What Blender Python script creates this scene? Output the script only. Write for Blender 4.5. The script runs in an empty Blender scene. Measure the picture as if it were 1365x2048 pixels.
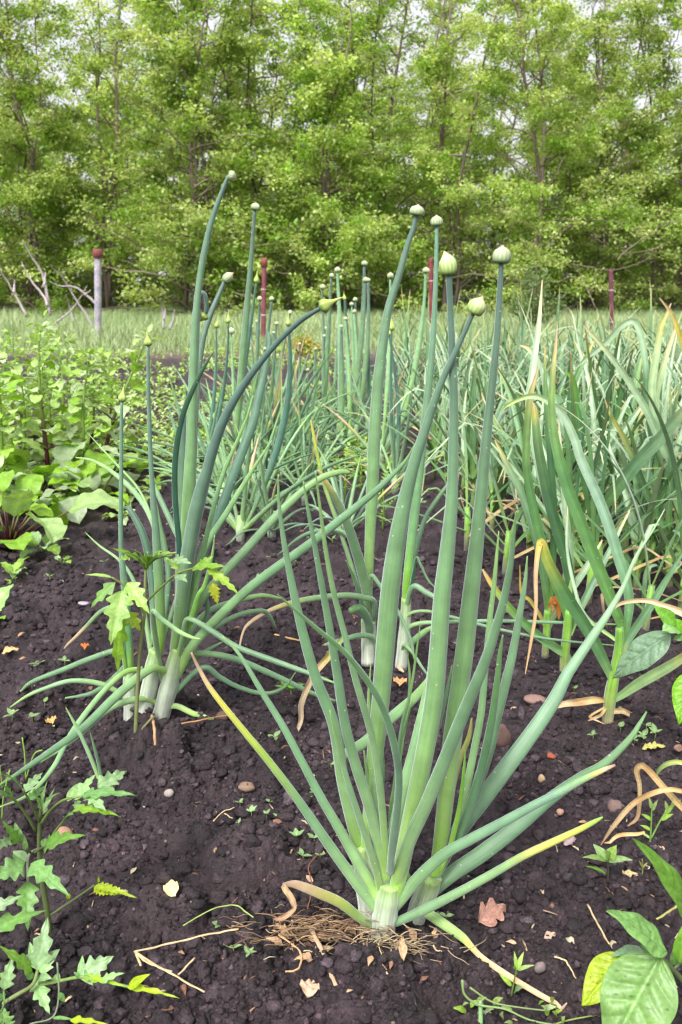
import bpy, math
import numpy as np
from mathutils import Vector

sc = bpy.context.scene
COL = sc.collection
# ------------------------------------------------------------------ camera, sky, sun, exposure
F, CX, CY = 1800.0, 682.5, 1024.0            # focal length and centre in pixels of the 1365 x 2048 photograph
CAMH, PITCH = 0.80, math.radians(14.45)
CAM = np.array([0.0, 0.0, CAMH])
cam_d = bpy.data.cameras.new('camera')
cam = bpy.data.objects.new('camera', cam_d); COL.objects.link(cam)
cam.location = CAM; cam.rotation_euler = (math.pi / 2 - PITCH, 0, 0)
cam_d.sensor_fit = 'VERTICAL'; cam_d.sensor_height = 36.0; cam_d.lens = F / 2048 * 36
cam_d.clip_start = 0.02; cam_d.clip_end = 3000
cam_d.dof.use_dof = True; cam_d.dof.focus_distance = 1.35; cam_d.dof.aperture_fstop = 11.0
sc.camera = cam
SUN_EL, SUN_ROT = math.radians(52), math.radians(205)
w = bpy.data.worlds.new("World"); sc.world = w; w.use_nodes = True
nt = w.node_tree; bg = nt.nodes['Background']
sky = nt.nodes.new('ShaderNodeTexSky'); sky.sky_type = 'NISHITA'; sky.sun_disc = False
sky.sun_elevation = SUN_EL; sky.sun_rotation = SUN_ROT; sky.dust_density = 4.0
bw0 = nt.nodes.new('ShaderNodeRGBToBW'); nt.links.new(sky.outputs[0], bw0.inputs[0])
bw = nt.nodes.new('ShaderNodeMath'); bw.operation = 'MAXIMUM'; bw.inputs[1].default_value = 3.05      # a cloud layer: bright down to the horizon
nt.links.new(bw0.outputs[0], bw.inputs[0])
mul = nt.nodes.new('ShaderNodeMix'); mul.data_type = 'RGBA'; mul.blend_type = 'MULTIPLY'; mul.inputs[0].default_value = 1
nt.links.new(bw.outputs[0], mul.inputs[6]); mul.inputs[7].default_value = (1.0, 0.985, 1.06, 1)
mx = nt.nodes.new('ShaderNodeMix'); mx.data_type = 'RGBA'; mx.inputs[0].default_value = 0.93    # overcast: the blue mostly gone
nt.links.new(sky.outputs[0], mx.inputs[6]); nt.links.new(mul.outputs[2], mx.inputs[7])
nt.links.new(mx.outputs[2], bg.inputs[0]); bg.inputs[1].default_value = 0.15
sun_d = bpy.data.lights.new('sun', 'SUN'); sun_d.energy = 1.5; sun_d.angle = math.radians(14); sun_d.color = (1.0, 0.97, 0.93)
sun = bpy.data.objects.new('sun', sun_d); COL.objects.link(sun)
sun.rotation_euler = (math.pi / 2 - SUN_EL, 0, math.pi - SUN_ROT)
sc.view_settings.view_transform = 'Standard'; sc.view_settings.look = 'None'
sc.view_settings.exposure = 1.2; sc.view_settings.gamma = 1.0
sc.render.engine = 'CYCLES'
sc.cycles.max_bounces = 7; sc.cycles.diffuse_bounces = 4; sc.cycles.transmission_bounces = 4; sc.cycles.transparent_max_bounces = 4
sc.cycles.use_adaptive_sampling = False; sc.cycles.use_denoising = True; sc.cycles.denoiser = 'OPENIMAGEDENOISE'; sc.cycles.denoising_prefilter = 'ACCURATE'
sc.cycles.caustics_reflective = False; sc.cycles.caustics_refractive = False
sc.cycles.pixel_filter_type = 'BLACKMAN_HARRIS'; sc.cycles.filter_width = 1.3

# ------------------------------------------------------------------ helpers
rng = np.random.default_rng(7)
def lin(c):
    c = np.asarray(c, float) / 255
    return np.where(c <= .04045, c / 12.92, ((c + .055) / 1.055) ** 2.4)
def S(r, g, b, k=.8): return lin((r, g, b)) * k
def nrm(v):
    v = np.asarray(v, float); return v / np.maximum(np.linalg.norm(v, axis=-1, keepdims=True), 1e-9)
def hash2(ix, iy, s):
    h = (ix.astype(np.int64) * 374761393 + iy.astype(np.int64) * 668265263 + s * 1442695041) & 0xFFFFFFFF
    h = ((h ^ (h >> 13)) * 1274126177) & 0xFFFFFFFF
    h = ((h ^ (h >> 16)) * 2246822519) & 0xFFFFFFFF
    return ((h ^ (h >> 15)) & 0xFFFFFF) / float(0xFFFFFF)
def vnoise(x, y, s):
    ix = np.floor(x); iy = np.floor(y); fx = x - ix; fy = y - iy
    fx = fx * fx * (3 - 2 * fx); fy = fy * fy * (3 - 2 * fy)
    a = hash2(ix, iy, s); b = hash2(ix + 1, iy, s); c = hash2(ix, iy + 1, s); d = hash2(ix + 1, iy + 1, s)
    return (a * (1 - fx) + b * fx) * (1 - fy) + (c * (1 - fx) + d * fx) * fy - .5
def clods(x, y, cell, prob, s):
    X = x / cell; Y = y / cell; ix = np.floor(X); iy = np.floor(Y); out = np.zeros_like(X)
    for dx in (-1, 0, 1):
        for dy in (-1, 0, 1):
            cx, cy = ix + dx, iy + dy
            px = cx + hash2(cx, cy, s); py = cy + hash2(cx, cy, s + 1); q = hash2(cx, cy, s + 2)
            r = .28 + .55 * hash2(cx, cy, s + 3); el = .6 + .8 * hash2(cx, cy, s + 4)
            d2 = ((X - px) ** 2 * el + (Y - py) ** 2 / el) / (r * r)
            out = np.maximum(out, np.where(q < prob, np.sqrt(np.maximum(1 - d2, 0)) * r, 0))
    return out * cell
def ray(px, py):
    u = (np.asarray(px, float) - CX) / F; v = -(np.asarray(py, float) - CY) / F
    c, s = math.cos(PITCH), math.sin(PITCH)
    return np.stack([u, c + v * s, -s + v * c], -1)
def P(px, py, Y):
    d = ray(px, py); return CAM + d * (np.asarray(Y, float) / d[..., 1])[..., None]
def depth(p): return p[..., 1] * math.cos(PITCH) - (p[..., 2] - CAMH) * math.sin(PITCH)
def G0(px, py):
    d = ray(px, py); return CAM + d * (-CAMH / d[..., 2])[..., None]
MOUNDS = []
for (mx_, my_, r_, h_) in ((275, 1500, .10, .03), (390, 1480, .05, .022), (330, 1520, .035, .016), (215, 1500, .04, .016), (360, 1540, .03, .014), (760, 1850, .12, .012), (300, 1440, .16, .016), (150, 1760, .10, -.015), (330, 1740, .07, .014),
                           (1130, 1740, .10, .012), (1240, 1760, .12, -.012), (960, 1990, .12, -.010), (560, 1980, .14, .01), (1000, 1420, .1, .012), (880, 1420, .09, -.012), (620, 1700, .12, .010), (20, 1750, .09, -.02)):
    q = G0(mx_, my_); MOUNDS.append((q[0], q[1], r_, h_))
def gz_soft(x, y):
    x = np.asarray(x, float); y = np.asarray(y, float)
    z = .035 * vnoise(x / .8, y / .8, 3) + .018 * vnoise(x / .22, y / .22, 5)
    for (a, b, r, h) in MOUNDS: z = z + h * np.exp(-((x - a) ** 2 + (y - b) ** 2) / (r * r))
    return z
def gz(x, y):
    z = gz_soft(x, y)
    f = np.clip(1.6 - y / 9, .15, 1)
    wx = x + .02 * vnoise(x / .05, y / .05, 51) + .008 * vnoise(x / .018, y / .018, 55); wy = y + .02 * vnoise(x / .05, y / .05, 52) + .008 * vnoise(x / .018, y / .018, 56)
    z = z + f * (.6 * clods(wx, wy, .085, .25, 11) + .014 * vnoise(x / .07, y / .07, 21))
    wx = x + .007 * vnoise(x / .012, y / .012, 53); wy = y + .007 * vnoise(x / .012, y / .012, 54)
    patch = np.clip(.75 + 1.6 * vnoise(x / .16, y / .16, 81), .25, 1.4)
    z = z + f * patch * (.7 * clods(wx, wy, .036, .3, 31) + .8 * clods(wx + 9, wy, .019, .55, 41) + .7 * clods(x, y, .0105, .6, 71))
    z = z + f * (.007 * vnoise(x / .025, y / .025, 61) + .005 * vnoise(x / .01, y / .01, 62) + .004 * vnoise(x / .005, y / .005, 63))
    return z - .022 * f
def G(px, py):
    px = np.asarray(px, float); py = np.asarray(py, float)
    q = G0(px, py); d = ray(px, py)
    for _ in range(6):
        z = gz(q[..., 0], q[..., 1]); q = CAM + d * ((z - CAMH) / d[..., 2])[..., None]
    return q

class MB:
    """collects verts, faces and a colour and pattern coordinate per vertex; build() links them as ONE mesh object"""
    def __init__(s): s.v = []; s.c = []; s.u = []; s.f4 = []; s.f3 = []; s.n = 0
    def add(s, v, c, u, quads=None, tris=None):
        v = np.asarray(v, float).reshape(-1, 3); k = len(v)
        s.v.append(v); c = np.asarray(c, float); s.c.append(np.broadcast_to(c.reshape(-1, 3) if c.ndim > 2 else c, (k, 3)))
        s.u.append(np.zeros((k, 3)) if u is None else np.asarray(u, float).reshape(-1, 3))
        if quads is not None and len(quads): s.f4.append(np.asarray(quads, np.int64) + s.n)
        if tris is not None and len(tris): s.f3.append(np.asarray(tris, np.int64) + s.n)
        s.n += k
    def build(s, name, mat, parent=None, origin=None, smooth=True):
        v = np.concatenate(s.v); 
        o = np.array(ROOTS[parent.name]) if parent is not None else np.array(origin if origin is not None else (0, 0, 0), float)
        q = np.concatenate(s.f4) if s.f4 else np.zeros((0, 4), np.int64)
        t = np.concatenate(s.f3) if s.f3 else np.zeros((0, 3), np.int64)
        me = bpy.data.meshes.new(name)
        me.vertices.add(len(v)); me.vertices.foreach_set('co', (v - o).astype(np.float32).ravel())
        idx = np.concatenate([q.ravel(), t.ravel()]).astype(np.int32)
        me.loops.add(len(idx)); me.loops.foreach_set('vertex_index', idx)
        nf = len(q) + len(t); me.polygons.add(nf)
        st = np.concatenate([np.arange(len(q)) * 4, len(q) * 4 + np.arange(len(t)) * 3]).astype(np.int32)
        me.polygons.foreach_set('loop_start', st)
        me.update(calc_edges=True)
        me.polygons.foreach_set('use_smooth', np.full(nf, smooth, bool))
        a = me.attributes.new('Col', 'FLOAT_COLOR', 'POINT')
        c4 = np.ones((len(v), 4), np.float32); c4[:, :3] = np.concatenate(s.c); a.data.foreach_set('color', c4.ravel())
        a = me.attributes.new('puv', 'FLOAT_VECTOR', 'POINT'); a.data.foreach_set('vector', np.concatenate(s.u).astype(np.float32).ravel())
        me.materials.append(mat); me.validate(); me.update()
        ob = bpy.data.objects.new(name, me); COL.objects.link(ob)
        if parent is not None: ob.parent = parent
        else: ob.location = o
        ROOTS[ob.name] = tuple(o)
        return ob
ROOTS = {}
def tag(o, label=None, cat=None, group=None, kind=None):
    if label: o['label'] = label
    if cat: o['category'] = cat
    if group: o['group'] = group
    if kind: o['kind'] = kind
    return o
def thing(name, label, cat, loc, group=None):
    o = bpy.data.objects.new(name, None); COL.objects.link(o); o.location = [float(a) for a in loc]
    o.empty_display_size = .05; ROOTS[o.name] = tuple(float(a) for a in loc)
    return tag(o, label, cat, group)
def copy_tree(root, loc, rz, scale, label=None, group=None):
    r = root.copy(); COL.objects.link(r); r.location = loc; r.rotation_euler = (0, 0, rz); r.scale = (scale,) * 3
    if label: r['label'] = label
    if group: r['group'] = group
    for ch in list(root.children):
        c = ch.copy(); COL.objects.link(c); c.parent = r
        for g in ch.children:
            d = g.copy(); COL.objects.link(d); d.parent = c
    return r

# ------------------------------------------------------------------ materials
def mat_base(name):
    m = bpy.data.materials.new(name); m.use_nodes = True
    t = m.node_tree; return m, t, t.nodes['Principled BSDF'], t.nodes['Material Output']
def N(t, typ, **kw):
    n = t.nodes.new(typ)
    for k, v in kw.items(): setattr(n, k, v)
    return n
def plant_mat(name, rough=.5, spec=.35, transl=.25, stretch=(1, 1, 1), scale=60, var=.35, bump=.15, bscale=None, hue=.03):
    m, t, b, out = mat_base(name); L = t.links.new
    col = N(t, 'ShaderNodeAttribute', attribute_name='Col'); uv = N(t, 'ShaderNodeAttribute', attribute_name='puv')
    mp = N(t, 'ShaderNodeVectorMath', operation='MULTIPLY'); mp.inputs[1].default_value = stretch; L(uv.outputs['Vector'], mp.inputs[0])
    nz = N(t, 'ShaderNodeTexNoise'); nz.inputs['Scale'].default_value = scale; nz.inputs['Detail'].default_value = 4; L(mp.outputs[0], nz.inputs['Vector'])
    big = N(t, 'ShaderNodeTexNoise'); big.inputs['Scale'].default_value = 9; big.inputs['Detail'].default_value = 2; L(uv.outputs['Vector'], big.inputs['Vector'])
    geo = N(t, 'ShaderNodeTexCoord'); blotch = N(t, 'ShaderNodeTexNoise'); blotch.inputs['Scale'].default_value = 38; blotch.inputs['Detail'].default_value = 3; L(geo.outputs['Object'], blotch.inputs['Vector'])
    mr = N(t, 'ShaderNodeMapRange'); mr.inputs[1].default_value = .3; mr.inputs[2].default_value = .7; mr.inputs[3].default_value = 1 - var; mr.inputs[4].default_value = 1 + var
    L(nz.outputs[0], mr.inputs[0])
    oi = N(t, 'ShaderNodeObjectInfo'); hv = N(t, 'ShaderNodeHueSaturation'); L(col.outputs['Color'], hv.inputs['Color'])
    m2 = N(t, 'ShaderNodeMapRange'); m2.inputs[3].default_value = .5 - hue * .5; m2.inputs[4].default_value = .5 + hue * .5; L(big.outputs[0], m2.inputs[0]); L(m2.outputs[0], hv.inputs['Hue'])
    m3 = N(t, 'ShaderNodeMapRange'); m3.inputs[3].default_value = .86; m3.inputs[4].default_value = 1.12; L(oi.outputs['Random'], m3.inputs[0])
    m4 = N(t, 'ShaderNodeMapRange'); m4.inputs[1].default_value = .3; m4.inputs[2].default_value = .7; m4.inputs[3].default_value = .86; m4.inputs[4].default_value = 1.14; L(blotch.outputs[0], m4.inputs[0])
    m5 = N(t, 'ShaderNodeMath', operation='MULTIPLY'); L(m3.outputs[0], m5.inputs[0]); L(m4.outputs[0], m5.inputs[1])
    mm = N(t, 'ShaderNodeMath', operation='MULTIPLY'); L(mr.outputs[0], mm.inputs[0]); L(m5.outputs[0], mm.inputs[1]); L(mm.outputs[0], hv.inputs['Value'])
    if 'onion' in name or 'garlic' in name or name == 'soft_leaf':                # pale specks and scars on the skin
        vo = N(t, 'ShaderNodeTexVoronoi'); vo.inputs['Scale'].default_value = 190; L(geo.outputs['Object'], vo.inputs['Vector'])
        se = N(t, 'ShaderNodeSeparateColor'); L(vo.outputs['Color'], se.inputs[0]); ga = N(t, 'ShaderNodeMath', operation='GREATER_THAN'); ga.inputs[1].default_value = .972; L(se.outputs[0], ga.inputs[0])
        la = N(t, 'ShaderNodeMath', operation='LESS_THAN'); la.inputs[1].default_value = .22; L(vo.outputs['Distance'], la.inputs[0])
        ma = N(t, 'ShaderNodeMath', operation='MULTIPLY'); L(ga.outputs[0], ma.inputs[0]); L(la.outputs[0], ma.inputs[1]); mb_ = N(t, 'ShaderNodeMath', operation='MULTIPLY'); mb_.inputs[1].default_value = .6; L(ma.outputs[0], mb_.inputs[0])
        sx = N(t, 'ShaderNodeMix', data_type='RGBA'); L(mb_.outputs[0], sx.inputs[0]); L(hv.outputs[0], sx.inputs[6]); sx.inputs[7].default_value = (.55, .58, .42, 1) if name != 'soft_leaf' else (.1, .09, .05, 1)
        hv = sx; hvo = sx.outputs[2]
    else: hvo = hv.outputs[0]
    L(hvo, b.inputs['Base Color']); b.inputs['Roughness'].default_value = rough; b.inputs['Specular IOR Level'].default_value = spec
    if 'onion' in name or 'garlic' in name:
        b.inputs['Sheen Weight'].default_value = .6 if 'onion' in name else .2; b.inputs['Sheen Roughness'].default_value = .4; b.inputs['Sheen Tint'].default_value = (.85, .85, 1, 1)
    if bump:
        bp = N(t, 'ShaderNodeBump'); bp.inputs['Strength'].default_value = bump; bp.inputs['Distance'].default_value = .002
        L(nz.outputs[0], bp.inputs['Height']); L(bp.outputs[0], b.inputs['Normal'])
    if transl:
        tr = N(t, 'ShaderNodeBsdfTranslucent'); mxs = N(t, 'ShaderNodeMixShader'); mxs.inputs[0].default_value = transl
        g = N(t, 'ShaderNodeMix', data_type='RGBA', blend_type='MULTIPLY'); g.inputs[0].default_value = 1; g.inputs[7].default_value = (1.25, 1.25, .55, 1)
        L(hvo, g.inputs[6]); L(g.outputs[2], tr.inputs[0]); L(b.outputs[0], mxs.inputs[1]); L(tr.outputs[0], mxs.inputs[2]); L(mxs.outputs[0], out.inputs[0])
    return m
M_ONION = plant_mat('onion_skin', .42, .5, .0, (1, 1, .02), 11, .15, .3)
M_NECK = plant_mat('onion_neck', .45, .35, .0, (1, 1, .08), 7, .22, .3)
M_BUD = plant_mat('flower_bud', .5, .3, .0, (1, 1, .3), 6, .14, .2)
M_STRAP = plant_mat('garlic_strap', .38, .55, .12, (1, .03, 1), 14, .24, .3)
M_LEAF = plant_mat('soft_leaf', .4, .5, .3, (1, 1, 1), 7, .2, .35)
M_TREE = plant_mat('tree_leaf', .45, .4, .46, (1, 1, 1), 3, .1, 0)
M_BARK = plant_mat('bark', .9, .15, 0, (1, 1, .25), 6, .4, .6)
M_STRAW = plant_mat('straw', .8, .2, .1, (1, 1, .1), 9, .3, .3)
M_STONE = plant_mat('stone', .8, .3, 0, (1, 1, 1), 6, .3, .4)
M_METAL = plant_mat('painted_metal', .65, .35, 0, (1, 1, .25), 4, .42, .3)
M_GRASS = plant_mat('grass_blade', .55, .3, .25, (1, 1, 1), 4, .15, 0)
def soil_mat():
    m, t, b, out = mat_base('soil'); L = t.links.new
    tc = N(t, 'ShaderNodeNewGeometry')
    col = N(t, 'ShaderNodeAttribute', attribute_name='Col')
    def noise(sc_, det=6, rough=.6):
        n = N(t, 'ShaderNodeTexNoise'); n.inputs['Scale'].default_value = sc_; n.inputs['Detail'].default_value = det; n.inputs['Roughness'].default_value = rough
        L(tc.outputs['Position'], n.inputs['Vector']); return n
    n1, n2, n3 = noise(7), noise(55), noise(420, 8, .75)
    def mixc(a, bcol, fac, lo, hi, typ='MIX'):
        mr = N(t, 'ShaderNodeMapRange'); mr.inputs[1].default_value = lo; mr.inputs[2].default_value = hi; L(fac, mr.inputs[0])
        x = N(t, 'ShaderNodeMix', data_type='RGBA', blend_type=typ); L(mr.outputs[0], x.inputs[0]); L(a, x.inputs[6])
        if isinstance(bcol, tuple): x.inputs[7].default_value = bcol
        else: L(bcol, x.inputs[7])
        return x.outputs[2]
    c = col.outputs['Color']
    c = mixc(c, (.5, .5, .52, 1), n1.outputs[0], .45, .68, 'MULTIPLY')
    n0 = noise(11, 4); c = mixc(c, (1.7, 1.65, 1.7, 1), n0.outputs[0], .52, .72, 'MULTIPLY')
    c = mixc(c, (1.9, 1.75, 1.85, 1), n2.outputs[0], .5, .75, 'MULTIPLY')
    c = mixc(c, (2.4, 2.2, 2.3, 1), n3.outputs[0], .52, .75, 'MULTIPLY')
    c = mixc(c, (.5, .5, .5, 1), n3.outputs[0], .48, .3, 'MULTIPLY')
    vo = N(t, 'ShaderNodeTexVoronoi'); vo.inputs['Scale'].default_value = 70; L(tc.outputs['Position'], vo.inputs['Vector'])
    sep = N(t, 'ShaderNodeSeparateColor'); L(vo.outputs['Color'], sep.inputs[0])
    g1 = N(t, 'ShaderNodeMath', operation='GREATER_THAN'); g1.inputs[1].default_value = .955; L(sep.outputs[0], g1.inputs[0])
    l1 = N(t, 'ShaderNodeMath', operation='LESS_THAN'); l1.inputs[1].default_value = .14; L(vo.outputs['Distance'], l1.inputs[0])
    mu = N(t, 'ShaderNodeMath', operation='MULTIPLY'); L(g1.outputs[0], mu.inputs[0]); L(l1.outputs[0], mu.inputs[1])
    x = N(t, 'ShaderNodeMix', data_type='RGBA'); L(mu.outputs[0], x.inputs[0]); L(c, x.inputs[6]); x.inputs[7].default_value = (.32, .24, .18, 1)
    L(x.outputs[2], b.inputs['Base Color']); b.inputs['Roughness'].default_value = .62; b.inputs['Specular IOR Level'].default_value = .5
    b1 = N(t, 'ShaderNodeBump'); b1.inputs['Strength'].default_value = .9; b1.inputs['Distance'].default_value = .008; L(n3.outputs[0], b1.inputs['Height'])
    b2 = N(t, 'ShaderNodeBump'); b2.inputs['Strength'].default_value = .8; b2.inputs['Distance'].default_value = .014
    n4 = noise(140, 5, .65); L(n4.outputs[0], b2.inputs['Height']); L(b1.outputs[0], b2.inputs['Normal']); L(b2.outputs[0], b.inputs['Normal'])
    return m
M_SOIL = soil_mat()

# ------------------------------------------------------------------ shape builders
def smooth_path(a, sub=6):
    a = np.asarray(a, float); n = len(a)
    if n < 3: 
        t = np.linspace(0, 1, sub * (n - 1) + 1)[:, None]; return a[0] * (1 - t) + a[-1] * t
    e = np.vstack([2 * a[0] - a[1], a, 2 * a[-1] - a[-2]]); out = []
    for i in range(n - 1):
        p0, p1, p2, p3 = e[i:i + 4]
        for t in np.arange(sub) / sub:
            out.append(.5 * ((2 * p1) + (-p0 + p2) * t + (2 * p0 - 5 * p1 + 4 * p2 - p3) * t * t + (-p0 + 3 * p1 - 3 * p2 + p3) * t ** 3))
    out.append(a[-1]); return np.array(out)
def grad(t, stops):
    ts = [s[0] for s in stops]; return np.stack([np.interp(t, ts, [s[1][k] for s in stops]) for k in range(3)], -1)
def frames(p, side=None):
    T = nrm(np.gradient(p, axis=0))
    if side is None:
        ref = np.array([1., 0, 0]) if abs(T[0][0]) < .8 else np.array([0, 1., 0]); Sd = np.zeros_like(p); s = ref
        for i in range(len(p)):
            s = s - T[i] * np.dot(s, T[i]); s = s / max(np.linalg.norm(s), 1e-9); Sd[i] = s
    else:
        side = np.broadcast_to(np.asarray(side, float), p.shape); Sd = nrm(side - T * np.sum(side * T, -1, keepdims=True))
    return T, Sd, np.cross(T, Sd)
def arclen(p): return np.concatenate([[0], np.cumsum(np.linalg.norm(np.diff(p, axis=0), axis=1))])
def tube(mb, p, r, col, nu=10, flat=1., side=None, ribs=0, ribamp=0, cap=True, seed=None):
    p = np.asarray(p, float); n = len(p); r = np.broadcast_to(np.asarray(r, float), (n,))
    T, Sd, Nn = frames(p, side); th = np.linspace(0, 2 * np.pi, nu, endpoint=False)
    rr = r[:, None] * (1 + (ribamp * np.cos(ribs * th)[None] if ribs else 0))
    v = p[:, None] + rr[..., None] * (np.cos(th)[None, :, None] * Sd[:, None] + flat * np.sin(th)[None, :, None] * Nn[:, None])
    c = np.repeat(np.broadcast_to(np.asarray(col, float), (n, 3))[:, None], nu, 1)
    if ribs: c = c * (1 + .22 * np.cos(ribs * th + .8 * np.sin(3 * th)))[None, :, None]
    s = arclen(p); o = rng.random() * 20 if seed is None else seed
    u = np.stack([np.broadcast_to(np.cos(th), (n, nu)) + o, np.broadcast_to(np.sin(th), (n, nu)), np.repeat(s[:, None] * 30, nu, 1)], -1)
    i, j = np.meshgrid(np.arange(n - 1), np.arange(nu), indexing='ij'); j2 = (j + 1) % nu
    q = np.stack([i * nu + j, i * nu + j2, (i + 1) * nu + j2, (i + 1) * nu + j], -1).reshape(-1, 4)
    v = v.reshape(-1, 3); c = c.reshape(-1, 3); u = u.reshape(-1, 3); tris = []
    if cap:
        b = len(v); v = np.vstack([v, p[:1], p[-1:]]); c = np.vstack([c, c[:1], c[-1:]]); u = np.vstack([u, u[:1], u[-1:]])
        k = np.arange(nu); k2 = (k + 1) % nu
        tris = np.vstack([np.stack([k2, k, np.full(nu, b)], -1), np.stack([(n - 1) * nu + k, (n - 1) * nu + k2, np.full(nu, b + 1)], -1)])
    mb.add(v, c, u, q, tris)
def ribbon(mb, p, hw, col, side, fold=.3, nx=5, wav=0, edge=None):
    """a thin leaf along p, half width hw, folded along its midrib"""
    p = np.asarray(p, float); n = len(p); hw = np.broadcast_to(np.asarray(hw, float), (n,))
    T, Sd, Nn = frames(p, side); s = np.linspace(-1, 1, nx)
    off = fold * np.abs(s)[None] * hw[:, None] * np.ones((n, nx))
    L = arclen(p)
    if wav: off = off + wav * hw[:, None] * np.abs(s)[None] * np.sin(L[:, None] / max(L[-1], 1e-6) * 23 + s[None] * 2 + rng.random() * 6)
    v = p[:, None] + (s[None] * hw[:, None])[..., None] * Sd[:, None] * math.cos(math.atan(fold)) + off[..., None] * Nn[:, None]
    c = np.repeat(np.broadcast_to(np.asarray(col, float), (n, 3))[:, None], nx, 1)
    mid = 1 + .22 * (np.abs(s) < .1); c = c * mid[None, :, None]
    if edge is not None: c = np.where((np.abs(s) > .9)[None, :, None], np.asarray(edge)[None, None], c)
    o = rng.random() * 20
    u = np.stack([np.broadcast_to(s + o, (n, nx)), np.repeat(L[:, None] * 30, nx, 1), np.full((n, nx), o)], -1)
    i, j = np.meshgrid(np.arange(n - 1), np.arange(nx - 1), indexing='ij')
    q = np.stack([i * nx + j, i * nx + j + 1, (i + 1) * nx + j + 1, (i + 1) * nx + j], -1).reshape(-1, 4)
    mb.add(v, c, u, q)
def trace(pts, ytip, ybase, sub=6, pw=1.):
    """pixel path listed TIP first as (x, y, width) -> world path and radius, from the base to the tip, running from distance ybase to ytip"""
    a = smooth_path(np.asarray(pts, float)[::-1], sub)
    L = arclen(a[:, :2]); t = (L / L[-1]) ** pw
    p = P(a[:, 0], a[:, 1], ybase + (ytip - ybase) * t)
    return p, np.maximum(a[:, 2], .6) / 2 / F * depth(p), t
def clampz(p, r):
    """a leaf that reaches the soil lies on it"""
    z = gz_soft(p[:, 0], p[:, 1]) + r * .8; q = p.copy(); q[:, 2] = np.maximum(q[:, 2], z); return q
BG, LG, BASE = S(108, 148, 102), S(136, 174, 110), S(154, 196, 82)
DG, WH, YL, TAN, BR = S(66, 110, 76), S(212, 220, 196), S(190, 188, 96), S(208, 180, 138), S(150, 118, 92)
ON = [(0, BASE), (.12, LG), (.4, BG), (.9, BG), (1, S(120, 165, 80))]
ON_D = [(0, LG), (.15, BG), (.5, S(86, 126, 86)), (1, S(92, 136, 68))]
ON_L = [(0, BASE), (.2, LG), (.6, S(130, 174, 118)), (1, S(140, 182, 92))]
ON_Y = [(0, LG), (.4, BG), (.62, S(150, 180, 70)), (.84, S(205, 200, 80)), (.92, TAN), (1, BR)]
ON_T = [(0, BG), (.5, LG), (.62, YL), (.72, TAN), (1, TAN)]
ON_YT = [(0, BG), (.55, LG), (.72, S(206, 206, 90)), (.9, S(180, 196, 70)), (1, S(140, 180, 70))]
STK = [(0, S(150, 200, 70)), (.1, S(146, 184, 98)), (.3, S(124, 166, 102)), (.65, S(108, 146, 102)), (1, S(80, 110, 94))]
def onion_leaf(root, pts, ytip, ybase, stops=ON, flat=.55, nu=12, pw=1., lie=True, name='leaf'):
    p, r, t = trace(pts, ytip, ybase, 6, pw); r = r * .79
    if lie: p = clampz(p, r)
    side = np.cross(np.gradient(p, axis=0), p - CAM)
    mb = MB(); tube(mb, p, r, grad(t, stops), nu, flat, side); return mb.build(name, M_ONION, root)
def strap(root, pts, ytip, ybase, stops, fold=.35, pw=1., name='leaf', lie=True, mat=None, wav=0):
    p, r, t = trace(pts, ytip, ybase, 6, pw)
    if lie: p = clampz(p, r)
    side = np.cross(np.gradient(p, axis=0), p - CAM)
    mb = MB(); ribbon(mb, p, r, grad(t, stops), side, fold, 5, wav); return mb.build(name, mat or M_STRAP, root)
BUDR = [(.03, .25), (-.02, .40), (-.01, .66), (.07, .86), (.2, .97), (.35, 1.0), (.5, .96), (.64, .80), (.76, .55), (.84, .34), (.92, .2), (1.0, .05)]
BUDT = [(-.02, .3), (0, .5), (.07, .85), (.16, 1.0), (.27, .94), (.38, .7), (.5, .44), (.62, .28), (.8, .15), (1, .03)]
BUDF = [(.03, .25), (-.02, .45), (-.01, .7), (.1, .92), (.3, 1.0), (.5, .97), (.68, .8), (.8, .5), (.9, .2), (1.0, .04)]
def bud(parent, base, axis, length, rad, prof, bend=0, stops=None, ribs=13, nu=26, amp=.035):
    axis = nrm(axis); up = np.array([0, 0, 1.]); sd = np.cross(axis, up); sd = np.array([1., 0, 0]) if np.linalg.norm(sd) < .05 else nrm(sd)
    k = smooth_path([(a, b, 0) for a, b in prof], 4); s, r = k[:, 0], np.maximum(k[:, 1], .02)
    p = base + axis * (s * length)[:, None] + np.array([1., 0, 0]) * (bend * length * np.maximum(s - .3, 0) ** 2)[:, None]
    c = grad(s, stops or [(0, S(130, 164, 84)), (.2, S(166, 192, 112)), (.55, S(188, 208, 140)), (.8, S(206, 214, 164)), (.92, S(222, 204, 150)), (1, S(206, 160, 100))])
    mb = MB(); tube(mb, p, r * rad, c, nu, 1, None, ribs, amp); return mb.build('flower_bud', M_BUD, parent)
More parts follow.
